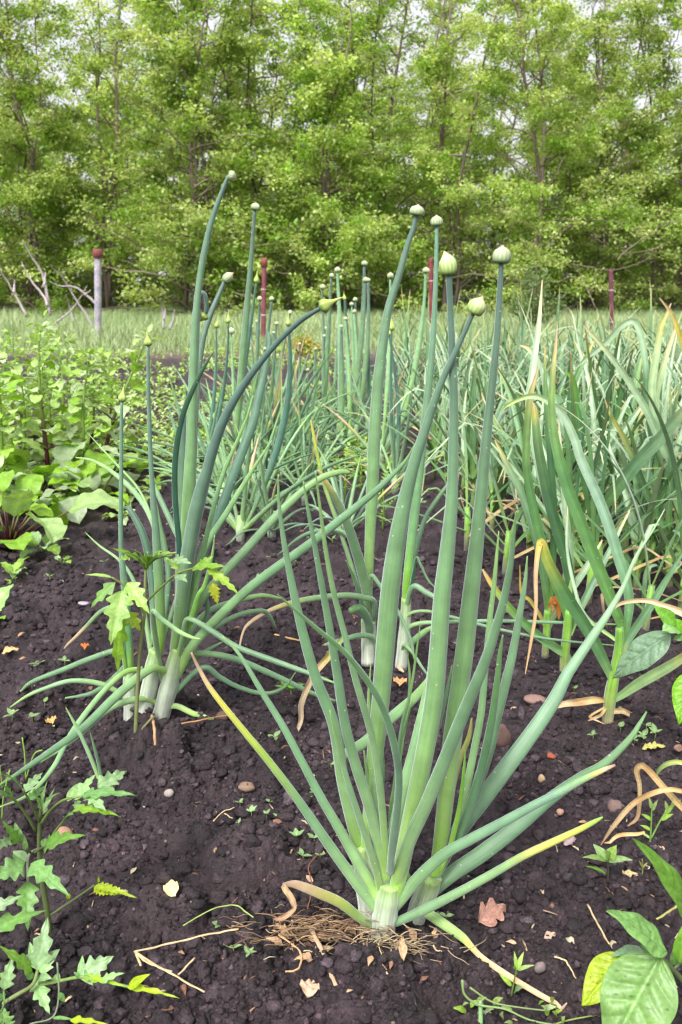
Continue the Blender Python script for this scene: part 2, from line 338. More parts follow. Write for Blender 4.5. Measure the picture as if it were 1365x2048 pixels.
def stalk(root, pts, ytip, ybase, budpx=None, kind='r', stops=STK, nu=14, bend=0, flat=.9):
    """pts tip first; budpx = (length, width) in pixels or (length, width, dx, dy) with the axis the bud leans along"""
    p, r, t = trace(pts, ytip, ybase, 6)
    side = np.cross(np.gradient(p, axis=0), p - CAM)
    mb = MB(); tube(mb, p, r, grad(t, stops), nu, flat, side); ob = mb.build('flower_stalk', M_ONION, root)
    if budpx:
        ax = p[-1] - p[-3]; d = depth(p[-1]) / F
        if len(budpx) == 4:
            ax = P(pts[0][0] + budpx[2], pts[0][1] + budpx[3], ytip) - p[-1]
        ws = [(0, S(140, 170, 110)), (.3, S(176, 194, 146)), (.8, S(200, 208, 166)), (1, S(214, 186, 120))]
        gs = [(0, S(140, 175, 80)), (.25, S(182, 205, 110)), (.6, S(186, 208, 100)), (1, S(206, 200, 120))]
        ax = nrm(ax) + rng.normal(0, .07, 3); bud(ob, p[-1], ax, budpx[0] * d * rng.uniform(.93, 1.08), budpx[1] / 2 * d * rng.uniform(.95, 1.06), {'r': BUDR, 't': BUDT, 'f': BUDF}[kind], bend, {'t': gs, 'f': ws}.get(kind), 13 if kind != 't' else 7, 26 if nu > 9 else 14, .035 if kind != 't' else .02)
    return ob
def neck(root, pts, ytip, ybase, nu=16):
    p, r, t = trace(pts, ytip, ybase, 6)
    mb = MB(); tube(mb, p, r * (1 + .03 * np.sin(t * 19)), grad(t, [(0, S(200, 196, 170)), (.1, S(212, 220, 198)), (.5, S(196, 212, 180)), (.85, S(174, 200, 146)), (1, S(160, 194, 110))]), nu, .9, np.array([1., 0, 0]), 9, .025)
    return mb.build('stem_base', M_NECK, root)

# ------------------------------------------------------------------ the ground: one sheet out to the horizon
def build_ground():
    ang = np.concatenate([np.linspace(-math.pi, -.76, 40, endpoint=False), np.arange(-.76, .76, .0024), np.linspace(.76, math.pi, 40, endpoint=False)])
    r = np.concatenate([np.linspace(.03, .55, 14, endpoint=False), np.exp(np.concatenate([np.arange(math.log(.55), math.log(3), .0021), np.arange(math.log(3), math.log(9), .0035)])), np.exp(np.linspace(math.log(9.05), math.log(900), 170))])
    A, R = np.meshgrid(ang, r); x = R * np.sin(A); y = R * np.cos(A)
    z = np.where(R < 14, gz(x, y), gz_soft(x, y) * np.clip(20 / R, 0, 1))
    na, nr = len(ang), len(r)
    v = np.stack([x, y, z], -1).reshape(-1, 3); xf, yf = v[:, 0], v[:, 1]
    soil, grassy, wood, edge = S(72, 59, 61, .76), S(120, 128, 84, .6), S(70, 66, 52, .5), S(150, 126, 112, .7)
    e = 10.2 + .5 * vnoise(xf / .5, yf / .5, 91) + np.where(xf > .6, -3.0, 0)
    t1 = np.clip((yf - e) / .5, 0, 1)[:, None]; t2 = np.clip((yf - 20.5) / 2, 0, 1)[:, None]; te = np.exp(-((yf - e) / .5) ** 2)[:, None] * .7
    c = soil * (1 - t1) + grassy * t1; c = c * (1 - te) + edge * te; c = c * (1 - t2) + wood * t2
    i, j = np.meshgrid(np.arange(nr - 1), np.arange(na), indexing='ij'); j2 = (j + 1) % na
    q = np.stack([i * na + j, (i + 1) * na + j, (i + 1) * na + j2, i * na + j2], -1).reshape(-1, 4)
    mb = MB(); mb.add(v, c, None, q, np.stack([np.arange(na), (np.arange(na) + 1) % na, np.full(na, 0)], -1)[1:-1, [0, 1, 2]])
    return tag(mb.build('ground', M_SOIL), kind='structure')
build_ground()

def crumbs():
    r_ = np.random.default_rng(44); mb = MB()
    g = (1 + 5 ** .5) / 2; iv = nrm(np.array([(-1, g, 0), (1, g, 0), (-1, -g, 0), (1, -g, 0), (0, -1, g), (0, 1, g), (0, -1, -g), (0, 1, -g), (g, 0, -1), (g, 0, 1), (-g, 0, -1), (-g, 0, 1)]))
    it = np.array([(0, 11, 5), (0, 5, 1), (0, 1, 7), (0, 7, 10), (0, 10, 11), (1, 5, 9), (5, 11, 4), (11, 10, 2), (10, 7, 6), (7, 1, 8), (3, 9, 4), (3, 4, 2), (3, 2, 6), (3, 6, 8), (3, 8, 9), (4, 9, 5), (2, 4, 11), (6, 2, 10), (8, 6, 7), (9, 8, 1)])
    vs = [tuple(v) for v in iv]; key = {}; t2 = []
    def mid(a, b):
        k = (min(a, b), max(a, b))
        if k not in key: key[k] = len(vs); vs.append(tuple(nrm((np.array(vs[a]) + np.array(vs[b])) / 2)))
        return key[k]
    for a, b, c in it: ab, bc, ca = mid(a, b), mid(b, c), mid(c, a); t2 += [(a, ab, ca), (b, bc, ab), (c, ca, bc), (ab, bc, ca)]
    for (n, y0, y1, s0, s1, pw, V, T) in ((52000, .72, 1.9, .0014, .0042, 1.3, iv, it), (12500, .72, 2.6, .0035, .0105, 2.2, np.array(vs), np.array(t2)), (150, .74, 3.0, .009, .016, 1.5, np.array(vs), np.array(t2)), (9000, 1.9, 5.5, .004, .011, 2, iv, it)):
        y = y0 + (y1 - y0) * r_.random(n) ** 1.15; x = (r_.random(n) - .5) * (1.1 * y + .3); keep = vnoise(x / .11, y / .11, 303) + r_.random(n) * .7 > .12; x, y = x[keep], y[keep]; n = len(x)
        R = s0 + (s1 - s0) * r_.random(n) ** pw; z = gz(x, y) + R * r_.uniform(-.1, .6, n)
        k = len(V); d = 1 + r_.normal(0, .17, (n, k, 1)); sq = np.stack([r_.uniform(.75, 1.3, n), r_.uniform(.75, 1.3, n), r_.uniform(.6, .95, n)], -1)[:, None]
        v = np.stack([x, y, z], -1)[:, None] + V[None] * d * sq * R[:, None, None]
        c = S(72, 59, 61, .76) * r_.uniform(.5, 1.15, (n, 1)) + S(140, 124, 130, .8) * (r_.random((n, 1)) ** 6) * .5
        mb.add(v.reshape(-1, 3), np.repeat(c, k, 0), None, None, (np.arange(n)[:, None, None] * k + T[None]).reshape(-1, 3))
    return tag(mb.build('soil_crumbs', M_SOIL), kind='stuff')
crumbs()
# ------------------------------------------------------------------ the big onion plants, leaf by leaf
def gy(px, py): return float(G(px, py)[1])
def plant(name, label, cat, px, py, group=None):
    q = G(px, py); return thing(name, label, cat, (q[0], q[1], q[2]), group), float(q[1])
CL = 'onion plants going to seed'
# front clump: three plants grown from one bulb cluster
A, ya = plant('onion_plant', 'frontmost onion plant, white neck lowest of all, thick stalk with a striped pale bud', 'onion', 765, 1872, CL)
neck(A, [(780, 1768, 44), (775, 1800, 50), (768, 1840, 50), (765, 1880, 46)], ya, ya)
stalk(A, [(898, 548, 12.0), (902, 640, 12.6), (905, 720, 15.1), (908, 800, 17.6), (907, 900, 20.2), (904, 1000, 24.4), (895, 1100, 30.2), (885, 1190, 34.4), (877, 1300, 36.1), (868, 1400, 37.0), (848, 1515, 37.0), (818, 1660, 35.3), (798, 1760, 30.2), (786, 1800, 25.2)], ya - .01, ya, (42, 37, -3, -40), 'r', bend=-.25)
L = lambda pts, yt, st=ON, fl=.55, **k: onion_leaf(A, pts, yt, ya, st, fl, **k)
L([(383, 1305, 5), (400, 1340, 9), (425, 1382, 13), (480, 1452, 16), (540, 1525, 19), (600, 1605, 22), (660, 1692, 26), (715, 1768, 28), (755, 1822, 26)], ya - .03, ON_Y)
L([(445, 1272, 4), (480, 1310, 9), (525, 1385, 14), (565, 1450, 17), (600, 1515, 19), (645, 1600, 22), (683, 1665, 25), (725, 1740, 28), (762, 1805, 26)], ya + .06)
L([(607, 962, 3), (615, 1010, 8), (635, 1120, 14), (655, 1230, 18), (672, 1330, 22), (690, 1445, 25), (712, 1530, 27), (738, 1610, 28), (758, 1690, 27), (772, 1765, 22)], ya - .07)
L([(631, 940, 3), (640, 1010, 7), (652, 1100, 11), (668, 1185, 14), (690, 1270, 15), (712, 1360, 17), (742, 1465, 18), (760, 1570, 19), (770, 1680, 19), (776, 1765, 18)], ya - .09, ON_L)
L([(555, 1188, 2), (585, 1215, 7), (640, 1262, 11), (683, 1298, 13), (718, 1338, 15), (752, 1388, 17), (775, 1440, 18), (790, 1495, 19), (798, 1550, 19), (795, 1615, 19), (786, 1680, 19), (780, 1750, 18)], ya - .15, ON_D, pw=.6)
L([(1033, 1022, 3), (1028, 1065, 9), (1022, 1125, 15), (1008, 1200, 20), (988, 1270, 24), (970, 1325, 27), (943, 1390, 30), (918, 1450, 32), (896, 1505, 33), (870, 1568, 34), (848, 1620, 34), (820, 1680, 34), (800, 1740, 32), (786, 1790, 28)], ya - .13)
L([(1231, 1530, 6), (1205, 1541, 12), (1165, 1560, 16), (1123, 1583, 19), (1073, 1608, 21), (1003, 1646, 24), (943, 1678, 26), (890, 1708, 27), (838, 1755, 30), (797, 1805, 28), (780, 1825, 22)], ya - .04, [(0, LG), (.3, BG), (.75, S(112, 152, 118)), (.88, LG), (.93, YL), (.96, TAN), (1, BR)])
L([(1206, 1634, 4), (1190, 1643, 11), (1153, 1662, 15), (1093, 1690, 18), (1043, 1714, 19), (983, 1749, 21), (923, 1782, 22), (858, 1815, 24), (808, 1838, 22), (778, 1850, 20)], ya - .03, ON_YT)
L([(566, 1770, 9), (585, 1768, 17), (602, 1772, 22), (640, 1787, 25), (680, 1805, 25), (713, 1830, 23), (740, 1850, 22), (752, 1858, 16)], ya - .05, [(0, LG), (.3, S(150, 180, 80)), (.55, YL), (.8, TAN), (1, BR)], .3)
strap(A, [(548, 1838, 4), (565, 1836, 12), (588, 1818, 10), (584, 1798, 14), (572, 1780, 14), (566, 1770, 12)], ya - .06, ya - .05, [(0, TAN), (1, BR)], .6, name='dry_leaf_tip', mat=M_STRAW, lie=False, wav=.3)
L([(876, 1270, 6), (866, 1330, 18), (848, 1420, 26), (826, 1510, 28), (804, 1590, 29), (785, 1680, 28), (776, 1770, 22)], ya + .08, ON_L)
L([(742, 1330, 2), (738, 1400, 9), (742, 1480, 13), (750, 1560, 15), (762, 1650, 17), (772, 1750, 17)], ya + .05, ON_L)
L([(905, 1330, 3), (890, 1400, 11), (868, 1480, 16), (842, 1570, 19), (816, 1660, 20), (790, 1760, 18)], ya + .03, ON)
L([(660, 1420, 3), (676, 1490, 10), (698, 1570, 15), (724, 1650, 18), (750, 1730, 19), (766, 1800, 17)], ya - .05, ON_L)
# behind it on the left
B, yb = plant('onion_plant', 'back left onion plant of the front clump, thick stalk leaning to a tilted bud', 'onion', 738, 1838, CL)
neck(B, [(722, 1690, 36), (728, 1730, 42), (734, 1780, 44), (740, 1842, 42)], yb, yb)
stalk(B, [(947, 626, 8.6), (918, 690, 10.9), (882, 768, 14.0), (852, 855, 18.7), (828, 930, 23.4), (808, 1010, 29.6), (793, 1090, 35.1), (781, 1180, 38.2), (772, 1280, 38.2), (765, 1365, 36.7), (757, 1450, 35.1), (750, 1515, 32.8), (742, 1600, 28.1), (732, 1690, 21.8), (728, 1715, 17.2)], yb - .06, yb, (36, 36, 14, -26), 'r')
L = lambda pts, yt, st=ON, fl=.55, **k: onion_leaf(B, pts, yt, yb, st, fl, **k)
L([(557, 948, 3), (558, 1000, 8), (565, 1060, 12), (576, 1125, 16), (600, 1240, 23), (630, 1350, 27), (668, 1450, 30), (686, 1560, 32), (705, 1645, 31), (722, 1712, 26)], yb - .02)
L([(858, 1360, 16), (830, 1395, 24), (790, 1430, 27), (733, 1482, 27), (700, 1503, 27), (682, 1518, 24), (684, 1545, 30), (694, 1590, 34), (710, 1650, 32), (724, 1710, 26)], yb + .2, ON_L, .4, pw=1.6)
L([(728, 1500, 3), (736, 1560, 10), (740, 1620, 14), (738, 1680, 16), (734, 1725, 16)], yb - .02, ON_L)
L([(762, 1470, 3), (766, 1540, 12), (760, 1610, 16), (748, 1680, 18), (738, 1730, 16)], yb + .05, ON_D)
# behind it on the right
C, yc = plant('onion_plant', 'back right onion plant of the front clump, upright stalk with the rightmost striped bud', 'onion', 826, 1850, CL)
neck(C, [(862, 1755, 46), (853, 1785, 46), (838, 1820, 42), (824, 1858, 38)], yc - .005, yc)
stalk(C, [(1003, 526, 10.4), (999, 600, 11.7), (993, 690, 13.5), (981, 800, 17.1), (971, 900, 20.7), (962, 1000, 24.3), (952, 1100, 29.7), (941, 1200, 34.2), (930, 1300, 36.9), (921, 1365, 36.9), (905, 1480, 37.8), (895, 1570, 34.2), (884, 1665, 30.6), (875, 1720, 25.2), (868, 1750, 21.6)], yc + .03, yc, (36, 35, 4, -40), 'f')
L = lambda pts, yt, st=ON, fl=.55, **k: onion_leaf(C, pts, yt, yc, st, fl, **k)
L([(998, 1062, 3), (994, 1110, 8), (988, 1175, 12), (980, 1240, 14), (972, 1325, 16), (963, 1425, 18), (949, 1500, 19), (934, 1575, 20), (916, 1650, 20), (890, 1720, 18), (872, 1760, 16)], yc + .05, ON_L)
L([(1055, 1112, 3), (1050, 1170, 11), (1038, 1240, 17), (1023, 1320, 22), (1008, 1380, 25), (992, 1440, 27), (978, 1500, 28), (958, 1560, 28), (936, 1620, 28), (904, 1680, 26), (872, 1750, 22)], yc + .08)
L([(1006, 1270, 4), (1000, 1310, 11), (995, 1360, 15), (984, 1440, 19), (966, 1525, 21), (948, 1590, 22), (922, 1660, 22), (886, 1730, 20), (868, 1765, 18)], yc + .0, ON_D)
L([(1330, 1018, 2), (1308, 1058, 5), (1273, 1112, 8), (1248, 1172, 12), (1218, 1225, 17), (1188, 1270, 22), (1146, 1332, 27), (1133, 1352, 29), (1106, 1405, 35), (1063, 1468, 39), (1013, 1535, 42), (968, 1595, 43), (930, 1645, 41), (895, 1695, 36), (862, 1745, 30), (846, 1775, 22)], yc + .22, [(0, LG), (.12, BG), (.55, S(104, 144, 104)), (.8, S(122, 160, 110)), (1, S(136, 172, 112))], .4)
L([(1294, 1423, 4), (1280, 1447, 10), (1258, 1480, 16), (1208, 1528, 21), (1160, 1556, 25), (1098, 1600, 30), (1033, 1655, 36), (963, 1708, 40), (908, 1745, 38), (870, 1778, 32), (848, 1800, 24)], yc + .13, ON_D, .4)
L([(1134, 2006, 3), (1118, 2024, 10), (1100, 2033, 13), (1053, 2008, 14), (1003, 1978, 15), (963, 1945, 14), (942, 1914, 16), (923, 1888, 22), (883, 1864, 26), (852, 1842, 24), (832, 1838, 18)], float(G(1120, 2024)[1]), [(0, LG), (.28, S(150, 180, 90)), (.36, YL), (.42, S(214, 180, 130)), (1, S(212, 176, 140))], .35)
L([(931, 1500, 2), (928, 1545, 8), (922, 1600, 11), (912, 1650, 13), (895, 1710, 12), (870, 1762, 10)], yc - .03, [(0, S(140, 190, 60)), (1, S(110, 170, 50))])
L([(944, 1436, 4), (938, 1475, 12), (920, 1520, 14), (905, 1580, 14), (880, 1680, 14), (864, 1760, 12)], yc + .07, [(0, LG), (.6, S(190, 208, 90)), (1, YL)])
for k, pts in enumerate(([(842, 1238, 1), (834, 1300, 5), (822, 1380, 7), (804, 1450, 7), (790, 1560, 7), (782, 1660, 7)], [(810, 1280, 1), (820, 1350, 6), (815, 1425, 8), (800, 1480, 8), (790, 1580, 8), (786, 1680, 8)], [(826, 1400, 2), (812, 1450, 7), (800, 1520, 9), (792, 1600, 9), (788, 1700, 9)])):
    onion_leaf(C, pts + [(836, 1790, 7)], yc + .04, yc + .01, ON_L)

# left clump: three plants behind the tomato seedling
A, y2 = plant('onion_plant', 'tallest onion plant of the left clump, thick stalk ending in a hooked round bud', 'onion', 318, 1438, CL)
neck(A, [(357, 1296, 30), (350, 1325, 33), (336, 1380, 36), (318, 1445, 34)], y2, y2)
stalk(A, [(458, 350, 7.4), (442, 390, 9.3), (423, 445, 11.2), (407, 515, 13.0), (396, 590, 12.9), (390, 660, 15.5), (387, 740, 17.2), (384, 820, 18.9), (382, 900, 21.5), (378, 990, 25.8), (374, 1080, 27.5), (368, 1150, 26.7), (362, 1230, 24.1), (356, 1300, 22.4)], y2 + .03, y2, (16, 20, 8, 3), 'f')
stalk(A, [(641, 616, 8.6), (600, 643, 10.3), (560, 680, 11.2), (522, 724, 12.9), (484, 776, 15.5), (454, 828, 18.1), (432, 882, 19.8), (415, 940, 22.4), (402, 985, 27.5), (390, 1035, 29.2), (380, 1090, 30.1), (370, 1150, 29.2), (362, 1220, 25.8), (350, 1300, 20.6)], y2 - .14, y2, (50, 29, 34, -20), 't', DGS := [(0, S(130, 170, 90)), (.2, S(112, 146, 110)), (.6, S(90, 122, 104)), (1, S(62, 94, 82))], bend=.25)
stalk(A, [(368, 830, 16), (367, 900, 24), (364, 1000, 26), (364, 1100, 24), (360, 1200, 20), (354, 1290, 14)], y2 + .05, y2 + .01)
stalk(A, [(450, 562, 8), (440, 585, 9), (425, 620, 11), (411, 660, 12), (402, 700, 13), (394, 770, 14), (388, 860, 16), (382, 1000, 18), (372, 1200, 18), (356, 1300, 14)], y2 + .2, y2 + .02, (24, 18, 8, -10), 'f', bend=.3)
stalk(A, [(412, 628, 8), (414, 606, 8), (410, 590, 9), (403, 586, 9), (398, 600, 9), (396, 640, 9), (392, 740, 10), (386, 900, 12), (376, 1100, 14), (358, 1295, 12)], y2 + .12, y2 + .02, (25, 20, -7, 10), 't', bend=-.2)
L = lambda pts, yt, st=ON, fl=.55, **k: onion_leaf(A, pts, yt, y2, st, fl, **k)
L([(428, 704, 2), (412, 728, 8), (393, 765, 12), (371, 815, 14), (358, 865, 15), (351, 920, 15), (350, 975, 15), (353, 1030, 15), (358, 1085, 15), (360, 1180, 14), (352, 1290, 12)], y2 - .06, [(0, S(70, 116, 76)), (.3, S(52, 96, 72)), (.8, S(48, 92, 62)), (1, S(60, 104, 60))], .5)
L([(832, 886, 3), (813, 920, 9), (780, 955, 13), (748, 985, 17), (683, 1038, 21), (620, 1088, 23), (550, 1138, 24), (500, 1176, 24), (450, 1222, 24), (415, 1258, 24), (380, 1300, 24), (350, 1360, 22)], y2 - .1, ON, .6)
L([(700, 945, 8), (680, 944, 14), (645, 955, 17), (606, 982, 19), (555, 1030, 21), (487, 1105, 22), (440, 1155, 22), (400, 1205, 20), (372, 1262, 18), (350, 1330, 14)], y2 + .12, ON_L, .6)
L([(507, 790, 2), (496, 830, 6), (475, 882, 9), (448, 945, 11), (425, 1025, 12), (404, 1115, 13), (385, 1210, 13), (356, 1320, 12)], y2 - .03, ON_L)
L([(532, 661, 3), (539, 672, 9), (538, 700, 13), (530, 745, 17), (519, 790, 20), (508, 840, 22), (486, 900, 24), (462, 965, 24), (436, 1035, 24), (412, 1090, 24), (392, 1160, 22), (370, 1240, 20), (350, 1320, 16)], y2 + .25, [(0, BG), (.3, S(90, 132, 104)), (1, S(66, 110, 74))])
L([(545, 880, 3), (517, 922, 8), (482, 978, 13), (452, 1028, 15), (416, 1085, 17), (395, 1140, 17), (370, 1230, 16), (350, 1330, 14)], y2 + .05, ON_L)
L([(670, 1366, 5), (620, 1347, 11), (550, 1322, 14), (475, 1294, 14), (435, 1269, 14), (402, 1248, 14), (380, 1238, 13), (371, 1244, 13), (366, 1275, 13), (350, 1340, 12)], y2 - .12, ON, .7)
L([(672, 1402, 5), (625, 1386, 10), (550, 1351, 14), (475, 1319, 15), (425, 1308, 15), (385, 1308, 14), (360, 1318, 14), (340, 1345, 12)], y2 + .06, ON, .7)
L([(592, 1344, 2), (570, 1374, 7), (530, 1387, 10), (480, 1375, 11), (440, 1354, 12), (415, 1335, 13), (390, 1345, 14), (350, 1385, 14), (334, 1400, 12)], y2 + .02, ON_D, .7)
L([(428, 1438, 4), (405, 1436, 12), (380, 1424, 14), (352, 1412, 14), (326, 1418, 10)], y2 - .03, [(0, LG), (.5, S(150, 180, 84)), (1, S(110, 150, 60))], .35)
L([(445, 1284, 3), (420, 1298, 10), (395, 1314, 13), (360, 1345, 14), (330, 1390, 14)], y2 + .04, ON)
L([(402, 1278, 2), (385, 1275, 8), (360, 1264, 11), (340, 1250, 12), (320, 1235, 12), (306, 1224, 13), (312, 1280, 14), (325, 1360, 12)], y2 - .12, ON_L)
L([(566, 1198, 6), (525, 1191, 11), (480, 1200, 13), (430, 1216, 14), (396, 1242, 14), (370, 1290, 14), (345, 1350, 12)], y2 + .2, ON_L, .6)
L([(553, 1256, 3), (541, 1234, 9), (525, 1221, 10), (480, 1229, 12), (435, 1252, 13), (400, 1280, 13), (350, 1350, 12)], y2 + .14, ON, .6)
L([(430, 1070, 2), (425, 1110, 7), (410, 1170, 11), (398, 1190, 12), (382, 1240, 14), (356, 1310, 12)], y2 - .07, [(0, S(140, 190, 80)), (.5, S(120, 180, 70)), (1, LG)])
L([(425, 1130, 3), (412, 1180, 10), (416, 1225, 13), (400, 1260, 12), (350, 1340, 12)], y2 + .09, ON_D)
M_, y2b = plant('onion_plant', 'middle onion plant of the left clump, slim straight stalk with a pointed teardrop bud', 'onion', 288, 1428, CL)
neck(M_, [(312, 1300, 26), (306, 1330, 30), (298, 1380, 32), (286, 1432, 30)], y2b, y2b)
stalk(M_, [(297, 692, 5.5), (297, 760, 6.5), (299, 840, 8), (302, 920, 9), (307, 1000, 12), (312, 1060, 15), (317, 1140, 19), (321, 1220, 20), (320, 1280, 22), (314, 1310, 22)], y2b - .02, y2b, (34, 16, -1, -40), 't', [(0, S(140, 186, 60)), (.12, S(130, 170, 90)), (.4, S(108, 144, 110)), (1, S(102, 136, 114))])
L = lambda pts, yt, st=ON, fl=.55, **k: onion_leaf(M_, pts, yt, y2b, st, fl, **k)
L([(170, 1064, 1), (200, 1092, 5), (235, 1117, 7), (262, 1150, 9), (285, 1210, 11), (300, 1290, 12), (304, 1340, 10)], y2b + .1, ON_L)
L([(152, 915, 3), (185, 921, 7), (225, 944, 10), (270, 985, 13), (300, 1030, 14), (318, 1090, 14), (322, 1180, 14), (314, 1290, 12)], y2b + .3, ON_L)
L([(172, 862, 1), (225, 920, 5), (280, 982, 6), (308, 1060, 7), (318, 1180, 7), (312, 1300, 7)], y2b + .2, [(0, LG), (1, S(130, 180, 80))])
L([(250, 1016, 6), (256, 1016, 11), (265, 1027, 15), (285, 1065, 18), (296, 1105, 19), (306, 1180, 19), (308, 1290, 14)], y2b + .1, [(0, LG), (.4, DG), (1, DG)], .7)
L([(305, 960, 4), (315, 985, 12), (345, 1050, 14), (366, 1100, 15), (362, 1170, 15), (330, 1270, 14), (312, 1320, 12)], y2b + .15, ON)
L([(312, 1000, 3), (320, 1050, 11), (331, 1100, 14), (338, 1160, 15), (326, 1250, 15), (310, 1310, 12)], y2b + .12, ON_D)
L([(0, 1570, 4), (30, 1551, 10), (100, 1504, 17), (165, 1458, 21), (225, 1400, 23), (268, 1362, 23), (290, 1345, 22), (310, 1336, 20), (330, 1342, 17), (334, 1360, 15)], y2b - .3, ON, .7, pw=1.1)
L([(85, 1560, 3), (112, 1508, 8), (165, 1465, 13), (210, 1424, 16), (250, 1404, 17), (290, 1398, 15), (320, 1408, 12)], y2b - .12, ON_L, .6)
L([(0, 1614, 4), (45, 1597, 8), (76, 1573, 10), (110, 1530, 12), (135, 1480, 13), (166, 1434, 14), (210, 1380, 14), (250, 1345, 14), (285, 1338, 13)], y2b - .34, ON_L, .6)
D_, y2c = plant('onion_plant', 'leftmost onion plant of the left clump, slimmest stalk with a low pointed teardrop bud', 'onion', 262, 1440, CL)
neck(D_, [(258, 1335, 22), (260, 1370, 26), (262, 1445, 27)], y2c, y2c)
stalk(D_, [(244, 803, 5.5), (243, 870, 7), (243, 950, 8), (242, 1020, 9), (243, 1100, 10), (250, 1175, 15), (257, 1260, 16), (259, 1330, 18), (259, 1350, 16)], y2c - .02, y2c, (34, 16, 3, -40), 't', [(0, S(140, 186, 60)), (.12, S(100, 150, 90)), (.4, S(108, 144, 112)), (1, S(104, 138, 116))])
L = lambda pts, yt, st=ON, fl=.7, **k: onion_leaf(D_, pts, yt, y2c, st, fl, **k)
L([(42, 1383, 5), (64, 1364, 10), (125, 1340, 13), (190, 1314, 14), (238, 1302, 14), (256, 1330, 12), (260, 1380, 10)], y2c + .05)
L([(20, 1415, 3), (55, 1392, 8), (90, 1377, 10), (140, 1362, 12), (190, 1365, 13), (225, 1378, 13), (258, 1400, 12)], y2c - .05, ON_L)
L([(131, 1396, 4), (160, 1392, 8), (185, 1386, 11), (215, 1368, 13), (240, 1345, 14), (258, 1330, 12), (262, 1390, 10)], y2c + .03)
L([(129, 1297, 3), (137, 1288, 7), (150, 1276, 8), (172, 1254, 10), (207, 1220, 11), (238, 1222, 11), (258, 1300, 11), (261, 1390, 10)], y2c + .1, [(0, LG), (.5, BG), (.78, LG), (.86, TAN), (1, TAN)])
L([(240, 1240, 2), (246, 1300, 9), (254, 1350, 12), (260, 1400, 10)], y2c - .02, [(0, S(130, 180, 70)), (1, S(110, 160, 70))])

# middle clump: two plants between the left and front clumps
A, y3 = plant('onion_plant', 'onion plant in the middle, thick stalk curving right up to a flat white bud', 'onion', 735, 1325, CL)
neck(A, [(737, 1240, 30), (737, 1280, 29), (736, 1330, 26)], y3, y3)
stalk(A, [(833, 431, 8.5), (826, 460, 10.3), (815, 492, 11.3), (797, 556, 14.1), (778, 615, 15.8), (766, 690, 19.4), (757, 760, 22.0), (751, 840, 23.8), (748, 900, 24.6), (745, 980, 24.6), (740, 1080, 20.2), (737, 1180, 17.6), (736, 1260, 15.8)], y3 + .05, y3, (22, 28, 4, -30), 'f')
L = lambda pts, yt, st=ON, fl=.6, **k: onion_leaf(A, pts, yt, y3, st, fl, **k)
L([(637, 940, 4), (648, 958, 11), (668, 990, 17), (688, 1030, 22), (706, 1080, 25), (722, 1135, 26), (736, 1195, 26), (738, 1260, 22)], y3 - .12, [(0, LG), (.6, BG), (.8, S(130, 160, 100)), (.92, YL), (1, TAN)])
L([(700, 1222, 16), (716, 1216, 20), (728, 1226, 22), (738, 1250, 22), (738, 1284, 20)], y3 - .06, ON_D)
L([(478, 1302, 4), (486, 1266, 6), (500, 1246, 9), (540, 1221, 11), (602, 1201, 14), (683, 1191, 15), (726, 1195, 15), (750, 1206, 14), (745, 1250, 13)], y3 - .26, ON_T, .6)
L([(829, 1320, 3), (822, 1280, 8), (796, 1222, 9), (760, 1170, 10), (742, 1152, 10), (738, 1200, 10), (738, 1260, 10)], y3 - .1)
L([(622, 840, 4), (628, 872, 8), (637, 920, 9), (652, 980, 9), (680, 1060, 10), (715, 1170, 11), (735, 1260, 10)], y3 + .1, [(0, BG), (.5, LG), (.8, S(160, 190, 60)), (1, S(190, 180, 70))])
L([(650, 1290, 8), (690, 1278, 12), (720, 1271, 14), (745, 1274, 14), (750, 1290, 12), (742, 1305, 10)], y3 - .08)
L([(556, 1110, 3), (605, 1072, 9), (650, 1060, 10), (690, 1066, 11), (722, 1110, 11), (736, 1200, 11), (738, 1270, 10)], y3 + .06)
L([(692, 1120, 2), (706, 1150, 8), (720, 1190, 12), (732, 1240, 13), (736, 1290, 12)], y3 - .04, ON_D)
B, y3b = plant('onion_plant', 'onion plant beside the curved middle one, slim straight stalk, bright green above its white neck', 'onion', 803, 1334, CL)
neck(B, [(813, 1196, 20), (811, 1240, 22), (807, 1290, 25), (802, 1338, 24)], y3b, y3b)
stalk(B, [(874, 452, 7), (873, 520, 8), (870, 610, 10), (864, 710, 13), (856, 790, 15), (847, 870, 17), (838, 950, 19), (828, 1040, 19), (820, 1110, 18), (814, 1170, 17), (812, 1215, 15)], y3b + .03, y3b, (21, 24, 0, -30), 'f', [(0, S(130, 190, 50)), (.06, S(130, 190, 60)), (.2, S(120, 170, 110)), (.5, BG), (1, S(110, 158, 128))])
L = lambda pts, yt, st=ON, fl=.6, **k: onion_leaf(B, pts, yt, y3b, st, fl, **k)
L([(833, 1114, 2), (828, 1145, 8), (823, 1175, 10), (817, 1205, 9), (812, 1230, 8)], y3b - .03, [(0, S(40, 90, 40)), (1, S(44, 96, 60))])
L([(880, 1182, 2), (858, 1162, 5), (842, 1130, 6), (833, 1116, 7), (824, 1160, 7), (814, 1210, 7)], y3b - .05, ON_D)
L([(900, 1206, 4), (878, 1198, 11), (853, 1185, 14), (830, 1172, 14), (818, 1190, 12), (812, 1225, 10)], y3b - .06)
L([(1232, 1249, 4), (1150, 1246, 7), (1083, 1244, 9), (983, 1242, 10), (883, 1244, 10), (833, 1248, 11), (812, 1262, 11), (807, 1290, 10)], y3b - .05)
L([(1230, 1291, 3), (1133, 1282, 6), (1063, 1272, 7), (983, 1255, 8), (908, 1235, 8), (850, 1222, 8), (815, 1232, 8), (808, 1270, 8)], y3b - .1)
L([(868, 1253, 8), (852, 1262, 14), (832, 1278, 16), (815, 1298, 15), (805, 1318, 12)], y3b - .04, ON_L)
